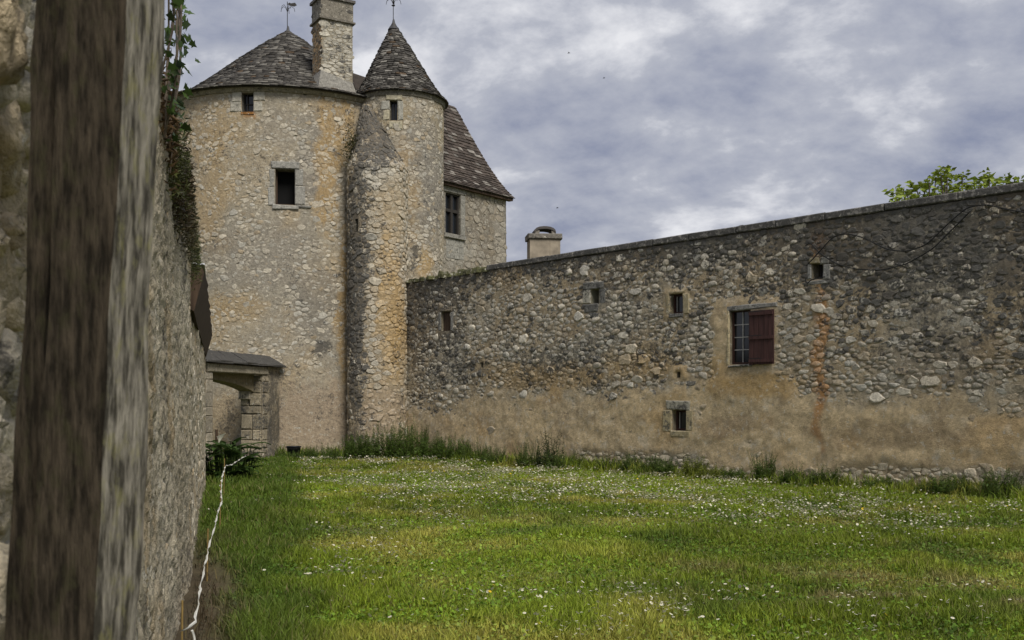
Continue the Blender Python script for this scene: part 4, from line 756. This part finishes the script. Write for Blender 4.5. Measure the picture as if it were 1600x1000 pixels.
# ================================================================ VEGETATION
def blades(n_, X, Y, Z, hmin, hmax, wd, C, g, lean=.5):
    n = len(X); h = g.uniform(hmin, hmax, n); a = g.uniform(0, 2 * np.pi, n); b = g.uniform(0, 2 * np.pi, n); ln = g.uniform(.1, lean, n) * h
    wx, wy = np.cos(a) * wd * .5, np.sin(a) * wd * .5; lx, ly = np.cos(b) * ln, np.sin(b) * ln
    P = np.zeros((n, 5, 3)); P[:, 0] = np.stack([X - wx, Y - wy, Z], 1); P[:, 1] = np.stack([X + wx, Y + wy, Z], 1); P[:, 2] = np.stack([X + wx * .8 + lx * .35, Y + wy * .8 + ly * .35, Z + h * .6], 1); P[:, 3] = np.stack([X - wx * .8 + lx * .35, Y - wy * .8 + ly * .35, Z + h * .6], 1); P[:, 4] = np.stack([X + lx, Y + ly, Z + h * .95], 1)
    Fc = np.concatenate([(np.arange(n) * 5)[:, None] + np.array(f) for f in ((0, 1, 2), (0, 2, 3), (3, 2, 4))])
    return P.reshape(-1, 3), Fc, np.repeat(C, 5, 0)
def inlawn(X, Y):
    q = np.stack([X, Y], 1) - CW.O[:2]; return (X > LW(Y) + .05) & (q @ CW.n[:2] > .05) & (np.hypot(X - TC[0], Y - TC[1]) > TR + .05) & (np.hypot(X - BC[0], Y - BC[1]) > BR)
def gz(X, Y): return (fbm(np.stack([X, Y, 0 * X], -1), .7, 3, 21) - .5) * .06 - .034
def lawn():
    g = np.random.default_rng(201); XS, YS = [], []
    for y0, y1, den in ((3.4, 4.6, 2500), (4.6, 8, 4200), (8, 12, 2300), (12, 18, 1100), (18, 29, 550)):
        w0, w1 = -.345 * y1 - .6, .54 * y1 + 3.2; n = int((y1 - y0) * (w1 - w0) * den); X = g.uniform(w0, w1, n); Y = g.uniform(y0, y1, n); ok = inlawn(X, Y) & (X > -.36 * Y - .3) & (X < .54 * Y + 3.0); XS.append(X[ok]); YS.append(Y[ok])
    X, Y = np.concatenate(XS), np.concatenate(YS); P = np.stack([X, Y, 0 * X], 1); C = ground_tone(X, Y) * g.uniform(.55, 1.55, (len(X), 1)); C = lerp(C, np.array([.26, .22, .10]), (g.random(len(X)) < .06)[:, None] * .8)
    off = X - LW(Y); bare = sstep(.6, .25, off + .5 * (fbm(P, 2, 3, 4) - .5)) * sstep(13, 9, Y); ok = g.random(len(X)) > bare * .93; X, Y, C, P, off = X[ok], Y[ok], C[ok], P[ok], off[ok]
    tall = sstep(.35, -.25, off - .4 - .07 * Y + (fbm(P, 1, 3, 2) - .5)); hh = (.035 + .06 * sstep(.4, .7, fbm(P, 1.5, 3, 7)) + .05 * tall); wd = np.interp(Y, [5, 12, 28], [.006, .010, .018])
    q = np.stack([X, Y], 1) - CW.O[:2]; wd_ = np.minimum(q @ CW.n[:2], np.hypot(X - TC[0], Y - TC[1]) - TR); hh = hh + .22 * sstep(.75, .1, wd_ + (fbm(P, 1.8, 3, 41) - .5) * .9); n = len(X); V, Fc, Cc = blades(n, X, Y, gz(X, Y), 1, 1, wd, C, g, .9); V = V.reshape(n, 5, 3); z0 = V[:, :1, 2].copy(); V[:, :, 2] = z0 + (V[:, :, 2] - z0) * (hh * g.uniform(.5, 1.4, n))[:, None]; sx = (hh * .9)[:, None]
    cx = V[:, :2, :2].mean(1)[:, None]; V[:, 2:, :2] = cx + (V[:, 2:, :2] - cx) * sx[..., None] * g.uniform(.5, 1.6, (n, 1, 1)); V[:, 2, :2] += (V[:, 1, :2] - V[:, 0, :2]) * .45; V[:, 3, :2] -= (V[:, 1, :2] - V[:, 0, :2]) * .45
    tag(mk('grass', V.reshape(-1, 3), Fc, 'grass_blade', None, Cc), 'uneven mown green lawn grass filling the courtyard', 'grass', kind='stuff')
    # clover and broad leaves low in the turf
    k = g.random(n) < np.where(tall > .3, .45, .15); X2, Y2 = X[k], Y[k]; m = len(X2); a = g.uniform(0, 6.28, m); s = g.uniform(.007, .017, m) * np.interp(Y2, [5, 28], [1, 1.7]); z = gz(X2, Y2) + g.uniform(.02, .06, m); tl = g.normal(0, .45, (m, 2)); Q = np.zeros((m, 4, 3))
    for i in range(4): aa = a + i * np.pi / 2; Q[:, i] = np.stack([X2 + np.cos(aa) * s, Y2 + np.sin(aa) * s, z + s * (np.cos(aa) * tl[:, 0] + np.sin(aa) * tl[:, 1])], 1)
    tag(mk('clover', Q.reshape(-1, 3), np.arange(m * 4).reshape(m, 4), 'grass_blade', None, np.repeat(C[k] * np.array([.7, .9, .8]), 4, 0)), 'low clover leaves scattered through the courtyard lawn', 'clover', kind='stuff')
    # daisies
    N = 90000; Y = 1 / g.uniform(1 / 28.5, 1 / 4.7, N * 2) ; Y = g.uniform(4.7, 28, N * 2); X = g.uniform(-9, 14, N * 2); ok = inlawn(X, Y) & (X > -.35 * Y) & (X < .54 * Y + .2); X, Y = X[ok], Y[ok]; P = np.stack([X, Y, 0 * X], 1)
    far = sstep(11, 15, Y); dens = (sstep(.50, .62, fbm(P, .9, 5, 211, .6)) * (.10 + .9 * far) + .15 * sstep(.56, .64, fbm(P, 1.8, 4, 213)) + .10 * far) * (.25 + 1.5 * sstep(.42, .6, fbm(P, 3.5, 3, 215)))
    px, py = proj(np.stack([X, Y, 0 * X], 1))
    for cx, cy, rx, ry, st in ((490, 900, 60, 30, .75), (600, 858, 50, 14, .5), (640, 775, 90, 14, .6), (930, 765, 200, 22, .8), (1120, 805, 160, 22, .7), (1290, 800, 120, 18, .4), (960, 935, 60, 14, .6), (1030, 960, 90, 25, .7), (780, 940, 60, 12, .4), (1400, 835, 180, 14, .4), (1250, 970, 300, 25, .25), (900, 985, 120, 15, .5), (700, 748, 170, 10, .6)): dens = dens + st * (2.2 if cy > 840 else 1) * sstep(.40, .62, fbm(P, 4, 3, 217)) * 1.6 * np.exp(-((px - cx) / rx) ** 2 - ((py - cy) / ry) ** 2)
    dens *= 1 - .85 * np.exp(-((py - 850) / 40) ** 2) * (px > 620) * (px < 1250); dens *= sstep(-.1, .4, X - LW(Y) - .4 - .07 * Y) * .95 + .05
    ok = g.random(len(X)) < dens * np.interp(Y, [5, 10, 16, 28], [.30, .42, .36, .36]); X, Y = X[ok], Y[ok]; m = len(X); K = 7; r = g.uniform(.009, .015, m) * np.interp(Y, [5, 12, 28], [.9, 1.15, 1.55]); z = gz(X, Y) + g.uniform(.06, .125, m); tl = g.normal(0, .35, (m, 2)) + np.array([0, -.25]); Q = np.zeros((m, K + 1, 3)); Q[:, K] = np.stack([X, Y, z + .002], 1)
    for i in range(K): aa = i / K * 6.283 + z * 100; rr = r * g.uniform(.85, 1.1, m); Q[:, i] = np.stack([X + np.cos(aa) * rr, Y + np.sin(aa) * rr, z + rr * (np.cos(aa) * tl[:, 0] + np.sin(aa) * tl[:, 1])], 1)
    Fc = np.concatenate([np.stack([np.arange(m) * (K + 1) + i, np.arange(m) * (K + 1) + (i + 1) % K, np.arange(m) * (K + 1) + K], 1) for i in range(K)]); C = np.tile(np.array([.78, .77, .72]), (m * (K + 1), 1)); C[K::K + 1] = (.6, .5, .18); yl = np.repeat(g.random(m) < .03, K + 1); C[yl] = (.65, .45, .03)
    tag(mk('daisies', Q.reshape(-1, 3), Fc, 'petal', None, C), 'white daisies scattered in drifts over the courtyard lawn', 'daisies', kind='stuff')
lawn()
def leaf_cloud(P, D, L, W, g, curl=.25):
    """leaves at P pointing along D: 4-vertex kites folded along the midrib"""
    n = len(P); D = D / (np.linalg.norm(D, axis=1)[:, None] + 1e-9); R = np.cross(D, g.normal(0, 1, (n, 3))); R /= np.linalg.norm(R, axis=1)[:, None] + 1e-9; Nn = np.cross(R, D); L = np.broadcast_to(L, (n,))[:, None]; W = np.broadcast_to(W, (n,))[:, None]
    Q = np.stack([P, P + D * L * .45 + R * W * .5 + Nn * L * .08, P + D * L - Nn * L * curl, P + D * L * .45 - R * W * .5 + Nn * L * .08], 1)
    b = np.arange(n)[:, None] * 4; return Q.reshape(-1, 3), np.concatenate([b + np.array([0, 1, 2]), b + np.array([0, 2, 3])])
def weed(name, loc, hgt, rad_, ns, label, seed, tone=(.055, .085, .016), lf=.08, group=None, cat='weed', nl=26, spread=.25, wid=.16, stemc=(.06, .07, .02)):
    g = np.random.default_rng(seed); t = thing(name, loc, label, cat, group); Ps, Ds, Ls, Cs, St = [], [], [], [], []; loc = np.asarray(loc)
    for s in range(ns):
        a, r = g.uniform(0, 6.28), rad_ * math.sqrt(g.random()); b = loc + np.array([math.cos(a) * r, math.sin(a) * r * .6, -.03]); H = hgt * g.uniform(.45, 1.0) * (1 - .35 * r / rad_); tip = b + np.array([g.normal(0, spread) * H * .5 + math.cos(a) * spread * H * .4, g.normal(0, spread) * H * .3, H]); mid = (b + tip) / 2 + g.normal(0, .03, 3)
        path = smooth_path([b, mid, tip], 5); St.append(tube(path, .004, 3, taper=np.linspace(.006, .002, 5)))
        k = np.linspace(.12, 1, nl); q = np.stack([np.interp(k, np.linspace(0, 1, 5), path[:, i]) for i in range(3)], 1); an = g.uniform(0, 6.28, nl); Ds.append(np.stack([np.cos(an), np.sin(an), g.uniform(.1, .9, nl)], 1)); Ps.append(q); Ls.append(lf * g.uniform(.6, 1.25, nl) * (1.15 - .75 * k)); Cs.append(np.array(tone) * g.uniform(.6, 1.5, (nl, 1)))
    L = np.concatenate(Ls); V, Fc = leaf_cloud(np.concatenate(Ps), np.concatenate(Ds), L, L * (wid / .4), g); mk('foliage', V, Fc, 'leaf', t, np.repeat(np.concatenate(Cs), 4, 0)); V, Fc = shade(St); mk('stems', V, Fc, 'leaf', t, np.array(stemc)); return t
def wall_foot(px, off=.25):
    u = CW.uv(px, 640)[0]; return CW.map(u, 0, off)
def weeds():
    T = (.075, .125, .020); Y = (.16, .19, .025)
    def tf(px, d): return at(px, d)
    L = [(tf(563, 27.5), .75, .5, 40, 'dense dark green weeds at the foot of the buttress', T), (tf(590, 27.2), .95, .45, 36, 'tall weeds in front of the buttress, second clump from the tower', T), (tf(626, 27), 1.15, .4, 34, 'tallest feathery weed clump where turret meets courtyard wall', T), (wall_foot(662, .35), 1.15, .4, 32, 'tall feathery weeds at the left end of the courtyard wall', T),
         (wall_foot(692, .35), .75, .45, 34, 'medium green weeds beside the tall ones along the courtyard wall', T), (wall_foot(725, .35), .75, .4, 28, 'weed clump below the render left of the bare stones', T), (wall_foot(758, .3), .5, .45, 30, 'low weeds under the smooth render of the courtyard wall', T), (wall_foot(790, .3), .42, .4, 26, 'small low weeds just left of the thin tall weed', T),
         (wall_foot(850, .45), .55, .35, 30, 'dark leafy weeds left of the thin branching weed', T), (wall_foot(880, .45), .95, .30, 14, 'thin upright branching weed with dark stems against the pale render', (.03, .045, .014)), (wall_foot(905, .45), .40, .4, 30, 'low dark weeds right of the thin branching weed', T),
         (wall_foot(960, .25), .28, .3, 22, 'low weeds below the bare foundation stones', T), (wall_foot(996, .25), .42, .18, 26, 'rounded green tuft at the foot of the bare stones', T), (wall_foot(1030, .25), .38, .22, 26, 'green tuft below the small low window', T), (wall_foot(1052, .25), .36, .2, 24, 'green tuft just right of the one under the low window', T), (wall_foot(1094, .25), .40, .22, 34, 'yellowish green tuft below the shuttered window', Y), (wall_foot(1125, .3), .25, .3, 26, 'flat yellow green weeds right of the yellowish tuft', Y), (wall_foot(1158, .25), .22, .25, 22, 'low weeds left of the upright green tuft', T),
         (wall_foot(1203, .25), .50, .17, 36, 'upright bushy green tuft below the open shutter', T), (wall_foot(1250, .25), .33, .2, 26, 'small green tuft left of the rust streak', T), (wall_foot(1290, .25), .32, .14, 20, 'small green tuft at the foot of the rust streak', T), (wall_foot(1311, .2), .34, .07, 14, 'narrow upright tuft right of the rust streak', T), (wall_foot(1385, .25), .22, .35, 24, 'sparse low weeds midway along the right of the wall', T),
         (wall_foot(1500, .3), .36, .30, 40, 'wide green tuft near the right edge of the courtyard wall', T), (wall_foot(1470, .3), .20, .3, 24, 'low grass left of the wide green tuft', T), (wall_foot(1575, .3), .46, .28, 46, 'largest bushy tuft at the far right wall foot', T), (tf(505, 27.3), .35, .6, 40, 'low weeds along the foot of the round tower', T), (tf(480, 27.6), .25, .3, 20, 'low weeds right of the black bucket', T), (tf(455, 26.8), .20, .35, 30, 'low weeds in front of the black bucket', T)]
    for i, (loc, h, r, n, lab, tone) in enumerate(L): weed('weed_clump', loc, h * (1.2 if h > .6 else 1.55), r, int(n * 1.9), lab, 300 + i, tone, .10 if h > .6 else .075, 'weeds along the wall foot', nl=22 if h < .6 else 34, spread=.18 if h > .6 else .35, wid=.10)
weeds()
def lily():
    c = at(357, 20.2); g = np.random.default_rng(41); t = thing('arum_lily', c, 'dark green broad-leaved lily plant with one white flower at the end of the garden wall', 'plant')
    V, Fs, Cs, n = [], [], [], 0; St = []
    for i in range(130):
        a = g.uniform(0, 6.28); r = .52 * math.sqrt(g.random()); b = c + np.array([math.cos(a) * r * .9, math.sin(a) * r * .6, 0]); H = g.uniform(.08, .80) * (1 - .3 * r); base = b + np.array([math.cos(a) * .06, math.sin(a) * .06, H]); St.append(tube([b, (b + base) / 2, base], .008, 4))
        d = np.array([math.cos(a + g.normal(0, .5)), math.sin(a + g.normal(0, .5)), g.uniform(-.1, .5)]); d /= np.linalg.norm(d); s = np.cross(d, [0, 0, 1]); s /= np.linalg.norm(s); nn = np.cross(s, d); L = g.uniform(.24, .40); Wd = L * .5
        prof = [(0, .35, 0), (.15, .9, .02), (.4, 1, .05), (.7, .6, .03), (1, .02, -.12)]
        for f, wv, up in prof:
            for sg in (-1, 0, 1): V.append(base + d * L * f + s * sg * Wd * .5 * wv + nn * (up * L + (abs(sg) * .05 * L)))
        for k in range(4):
            for m in range(2): q = n + k * 3 + m; Fs.append((q, q + 1, q + 4, q + 3))
        Cs += [np.array([.05, .09, .022]) * g.uniform(.6, 1.5)] * 15; n += 15
    mk('foliage', V, Fs, 'leaf', t, np.array(Cs), smooth=True); mk('stems', *shade(St), 'leaf', t, np.array([.05, .08, .02]))
    f = at(345, 19.45, zat(682, 19.45)); a = np.arange(10) / 10 * 6.283; V = np.concatenate([np.stack([f[0] + np.cos(a) * r + z * .3, f[1] + np.sin(a) * r, f[2] + z + np.cos(a) * r * .4], 1) for z, r in ((-.12, .014), (-.05, .04), (.01, .07), (.03, .09))]); mk('flower', V, [(i * 10 + k, i * 10 + (k + 1) % 10, (i + 1) * 10 + (k + 1) % 10, (i + 1) * 10 + k) for i in range(3) for k in range(10)], 'petal', t, np.array([.8, .79, .7]), smooth=True); mk('flower_stem', *tube([c + np.array([-.1, -.1, .1]), f + np.array([0, 0, -.1])], .007, 5), 'leaf', t, np.array([.05, .09, .02]))
    p = at(338.5, 20.5); st = thing('stake', p, 'short dark brown stake standing behind the lily plant', 'stake'); mk('shaft', *tube([p, p + np.array([0, 0, zat(671, 20.5)])], .03, 7), 'dark_wood', st)
lily()
def bucket():
    c = at(459, 27.2); t = thing('bucket', c, 'black plastic bucket on the grass at the foot of the round tower', 'bucket'); a = np.arange(20) / 20 * 6.283; R = [(0, .0), (.14, .0), (.19, .32), (.205, .33), (.205, .35), (.18, .35), (.135, .03), (0, .03)]
    V = np.concatenate([np.stack([c[0] + r * np.cos(a), c[1] + r * np.sin(a), a * 0 + z - .01], 1) for r, z in R]); mk('body', V, [(i * 20 + k, i * 20 + (k + 1) % 20, (i + 1) * 20 + (k + 1) % 20, (i + 1) * 20 + k) for i in range(7) for k in range(20)], 'bucket_plastic', t, smooth=True)
    b = np.linspace(0, math.pi, 12); mk('handle', *tube(np.stack([c[0] + .205 * np.cos(b), c[1] - .19 * np.sin(b), .335 - .06 * np.sin(b)], 1), .005, 5), 'iron', t)
bucket()
def fence_tape():
    pts = [(283, 985, 5.55), (291, 982, 5.62), (300, 985, 5.65), (306, 960, 6.0), (318, 895, 7.2), (327, 850, 8.4), (335, 825, 9.2), (340, 800, 10.3), (346, 786, 11.2), (345, 765, 12.6), (346, 748, 14.2), (352, 728, 16.5), (362, 726, 17.6), (380, 714, 19.6), (408, 707, 22.8)]
    P = np.array([at(x, d, zat(y, d)) for x, y, d in pts]); Q = smooth_path(P, 170); Q += np.random.default_rng(3).normal(0, .0035, Q.shape); n = len(Q); T = np.gradient(Q, axis=0); T /= np.linalg.norm(T, axis=1)[:, None]; up = np.array([0, 0, 1.0]); S = np.cross(T, up); S /= np.linalg.norm(S, axis=1)[:, None]; N2 = np.cross(S, T)
    ph = np.cumsum(np.random.default_rng(4).uniform(.1, .8, n)); w = np.interp(np.arange(n), [0, 50, 75, 90, n], [.008, .008, .018, .010, .012]); A = (np.cos(ph)[:, None] * S + np.sin(ph)[:, None] * N2); Bv = (-np.sin(ph)[:, None] * S + np.cos(ph)[:, None] * N2)
    V = np.stack([Q + A * w[:, None], Q + Bv * .003, Q - A * w[:, None], Q - Bv * .003], 1).reshape(-1, 3); Fc = [(i * 4 + k, i * 4 + (k + 1) % 4, i * 4 + 4 + (k + 1) % 4, i * 4 + 4 + k) for i in range(n - 1) for k in range(4)]
    tag(mk('fence_tape', V, Fc, 'tape', None, origin=P[0]), 'twisted white fence tape strung along the foot of the garden wall', 'tape')
    tail = smooth_path([P[2], P[2] + np.array([.01, .02, -.05]), P[2] + np.array([.012, .0, -.14])], 10)
    tag(mk('tape_end', *tube(tail, .008, 5), 'tape', None, origin=P[2]), 'loose white tape end hanging from the nearest knot', 'tape')
    for i, (x, d, y1, lab) in enumerate(((285, 5.62, 938, 'nearest thin bamboo cane beside the white tape knot'), (325, 9.0, 826, 'thin bamboo cane at the bend in the middle of the white tape'), (345, 12.5, 752, 'farther thin bamboo cane holding the white tape near the long grass'), (351, 16.6, 716, 'farthest bamboo cane below the lily plant'))):
        p = at(x - 1.5, d, -.05); q = at(x, d, zat(y1, d)); tag(mk('bamboo_cane', *tube([p, (p + q) / 2, q], .007 if i else .006, 6), 'cane', None, origin=p), lab, 'cane', 'canes holding the fence tape')
fence_tape()
def ivy_and_topgrowth():
    g = np.random.default_rng(61); U = lambda d: (d - .45) * math.hypot(1, .2945)
    t = thing('ivy', LS.map(U(4.6), LH, 0), 'green ivy trailing upward on top of the garden wall behind the post', 'ivy'); St = []; Ps = []; Ds = []
    for s in range(11):
        u = U(g.uniform(4.1, 5.3)); b = LS.map(u, LH - g.uniform(.0, .3), .03); H = g.uniform(.35, .9); tip = b + np.array([0, 0, H]) + LS.n * g.uniform(.0, .06) + LS.t * g.normal(0, .15); path = smooth_path([b, (b + tip) / 2 + LS.n * .03 + g.normal(0, .03, 3), tip], 12); St.append(tube(path, .005, 4)); k = g.integers(1, 12, 16); Ps.append(path[k] + g.normal(0, .025, (16, 3))); Ds.append(np.stack([g.normal(0, 1, 16), g.normal(0, 1, 16), g.uniform(-1.2, .2, 16)], 1) + LS.n * .8)
    Pp = np.concatenate(Ps); Dd = np.concatenate(Ds); n = len(Pp); D = Dd / np.linalg.norm(Dd, axis=1)[:, None]; R = np.cross(D, LS.n + g.normal(0, .3, (n, 3))); R /= np.linalg.norm(R, axis=1)[:, None]; L = g.uniform(.03, .058, n)[:, None]
    shp = [(0, 0), (-.05, .42), (.35, .30), (.42, .55), (.62, .20), (1, 0), (.62, -.20), (.42, -.55), (.35, -.30), (-.05, -.42)]; V = np.stack([Pp + D * L * a + R * L * b for a, b in shp], 1); F0 = [(0, 1, 2), (0, 2, 4), (2, 3, 4), (0, 4, 5), (0, 5, 6), (0, 6, 8), (8, 6, 7), (0, 8, 9)]
    C = np.array([.05, .085, .02]) * g.uniform(.4, 1.6, (n, 1)); mk('foliage', V.reshape(-1, 3), np.concatenate([np.arange(n)[:, None] * 10 + np.array(f) for f in F0]), 'leaf', t, np.repeat(C, 10, 0)); mk('stems', *shade(St), 'bark', t)
    # dry and green plants rooted along the wall top
    for i, (d, h, tone, lab) in enumerate(((4.9, .20, (.11, .07, .035), 'dry brown fern clump on the wall top just below the ivy'), (5.35, .16, (.09, .10, .03), 'mixed green and brown plants on the wall top below the dry ferns'), (5.8, .14, (.055, .06, .02), 'small green plant on the wall top jutting over the yard'), (6.3, .18, (.06, .045, .024), 'dark dry moss clump bulging from the wall top'), (6.9, .16, (.05, .045, .022), 'dark moss tuft lower along the receding wall top'), (7.6, .14, (.065, .055, .025), 'short brown tuft farther along the garden wall top'), (8.5, .14, (.05, .055, .02), 'mossy tuft near the metal strip of the eave'), (9.6, .13, (.06, .07, .02), 'short grassy tuft right beside the metal strip'))):
        q = LS.map(U(d), LH - .10, .04); gg = np.random.default_rng(70 + i); n = 1100; Pp = q + LS.t * gg.normal(0, .22, (n, 1)) + LS.n * gg.uniform(-.10, .05 if d > 5.5 else .0, (n, 1)) + np.array([0, 0, 1]) * gg.normal(.02, .11, (n, 1)); Dd = gg.normal(0, .6, (n, 3)) + LS.n * .7 + np.array([0, 0, .2]); L = h * gg.uniform(.08, .30, n); V, Fc = leaf_cloud(Pp, Dd, L, L * .3, gg, .35); tt = thing('wall_plant', q, lab, 'plant', 'plants growing on the garden wall top'); mk('foliage', V, Fc, 'leaf', tt, np.repeat(np.array(tone) * gg.uniform(.5, 1.6, (n, 1)), 4, 0))
ivy_and_topgrowth()
def buttress_moss():
    g = np.random.default_rng(66); q = at(550, 28.75, zat(232, 28.75)); n = 700; Pp = q + g.normal(0, 1, (n, 3)) * np.array([.13, .1, .3]); Dd = g.normal(0, .6, (n, 3)) + np.array([-.2, -.6, .1]); L = g.uniform(.03, .09, n); V, Fc = leaf_cloud(Pp, Dd, L, L * .4, g, .3)
    t = thing('moss_tuft', q, 'olive green moss and grass tuft on the sloping top of the buttress', 'moss'); mk('foliage', V, Fc, 'leaf', t, np.repeat(np.array([.06, .06, .02]) * g.uniform(.4, 1.7, (n, 1)), 4, 0))
buttress_moss()
def fig_tree():
    d0 = 18.6; base = at(1500, 19.4); t = thing('fig_tree', base, 'leafy green tree top with rosettes of leaves showing above the courtyard wall', 'tree'); g = np.random.default_rng(77); St = [tube(smooth_path([base, base + np.array([.1, .05, 1.8]), base + np.array([0, 0, 3.4])], 8), .12, 8, taper=np.linspace(.14, .08, 8))]; fork = base + np.array([0, 0, 3.3]); Ps, Ds, Ls, Cs = [], [], [], []
    heads = [(1400, 300), (1412, 296), (1432, 293), (1425, 312), (1444, 288), (1452, 285), (1462, 278), (1470, 270), (1480, 278), (1476, 268), (1503, 275), (1512, 290), (1522, 300), (1540, 277), (1546, 282), (1530, 288), (1572, 280), (1582, 284), (1595, 290), (1560, 298), (1500, 298), (1485, 300), (1465, 302), (1450, 306), (1440, 310), (1475, 292), (1410, 316), (1610, 280), (1630, 275), (1650, 290), (1550, 302), (1418, 305)]
    for x, y in heads:
        d = g.uniform(18.2, 19.8); p = at(x, d, zat(y, d)); low = p - np.array([g.normal(0, .05), 0, g.uniform(.5, .9)]); St.append(tube(smooth_path([fork + (low - fork) * .05, fork + (low - fork) * .6 + np.array([0, 0, -.15]), low, p], 9), .02, 5, taper=np.linspace(.05, .010, 9)))
        k = 24; a = g.uniform(0, 6.28, k); Ds.append(np.stack([np.cos(a), np.sin(a), g.uniform(-.55, .35, k)], 1)); Ps.append(p + g.normal(0, .05, (k, 3)) + Ds[-1] * g.uniform(0, .06, (k, 1))); Ls.append(g.uniform(.09, .16, k)); Cs.append(np.array([.22, .28, .035]) * g.uniform(.4, 1.4, (k, 1)))
        k = 5; q = low + (p - low) * g.random((k, 1)); a = g.uniform(0, 6.28, k); Ps.append(q + g.normal(0, .08, (k, 3)) + np.array([0, 0, -.1])); Ds.append(np.stack([np.cos(a), np.sin(a), g.uniform(-.3, .4, k)], 1)); Ls.append(g.uniform(.10, .18, k)); Cs.append(np.array([.20, .27, .035]) * g.uniform(.5, 1.4, (k, 1)))
    k = 160; q = np.stack([g.uniform(1396, 1680, k), g.uniform(18.3, 19.8, k)], 1); zz = np.array([at(x, d, zat(np.interp(x, [1396, 1500, 1680], [322, 312, 290]) + g.normal(0, 5), d)) for x, d in q]); a = g.uniform(0, 6.28, k); Ps.append(zz); Ds.append(np.stack([np.cos(a), np.sin(a), g.uniform(-.3, .5, k)], 1)); Ls.append(g.uniform(.09, .18, k)); Cs.append(np.array([.20, .27, .035]) * g.uniform(.45, 1.4, (k, 1)))
    L = np.concatenate(Ls); V, Fc = leaf_cloud(np.concatenate(Ps), np.concatenate(Ds), L, L * .55, g, .2); mk('crown', V, Fc, 'leaf', t, np.repeat(np.concatenate(Cs), 4, 0)); mk('trunk', *shade(St), 'bark', t)
fig_tree()

# ================================================================ BIRDS
def bird(px, py, d, size, label, perched):
    c = at(px, d, zat(py, d)); t = thing('bird', c, label, 'bird'); s = size
    V, Fc = tube([c + np.array([x * s, 0, z * s]) for x, z in ((-.9, -.1), (-.4, .0), (0, .05), (.35, .12), (.55, .2), (.75, .16))], .1, 7, taper=np.array([.04, .16, .22, .18, .14, .02]) * s); mk('body', V, Fc, 'bird_feather', t, smooth=True)
    if perched: mk('legs', *shade([tube([c + np.array([0, y * s, 0]), c + np.array([0, y * s, -.42 * s])], .02 * s, 4) for y in (-.06, .06)]), 'bird_feather', t)
    else:
        for sg in (-1, 1): Q = np.array([(.25, 0, .05), (-.2, 0, .05), (-.5, .9, .3), (-.9, 1.7, .15), (.0, .9, .34)]) * s; Q[:, 1] *= sg; mk('wing', np.concatenate([c + Q, c + Q + np.array([0, 0, .02 * s])]), [(0, 1, 2, 4), (4, 2, 3), (9, 7, 6, 5), (8, 7, 9)], 'bird_feather', t)
u_ = CW.uv(1149, 362); pb = CW.map(u_[0], CW_H + .15, -.2); bx, by = proj(pb); bird(float(bx), float(by) - 3.0, float(pb[1]), .075, 'small dark bird perched on the coping of the courtyard wall', True)
bird(889, 83, 60, .10, 'tiny dark bird flying highest in the sky', False); bird(944, 122, 70, .10, 'tiny dark bird flying in the middle of the sky', False); bird(871, 325, 60, .10, 'tiny dark bird flying low above the chimney stack', False)
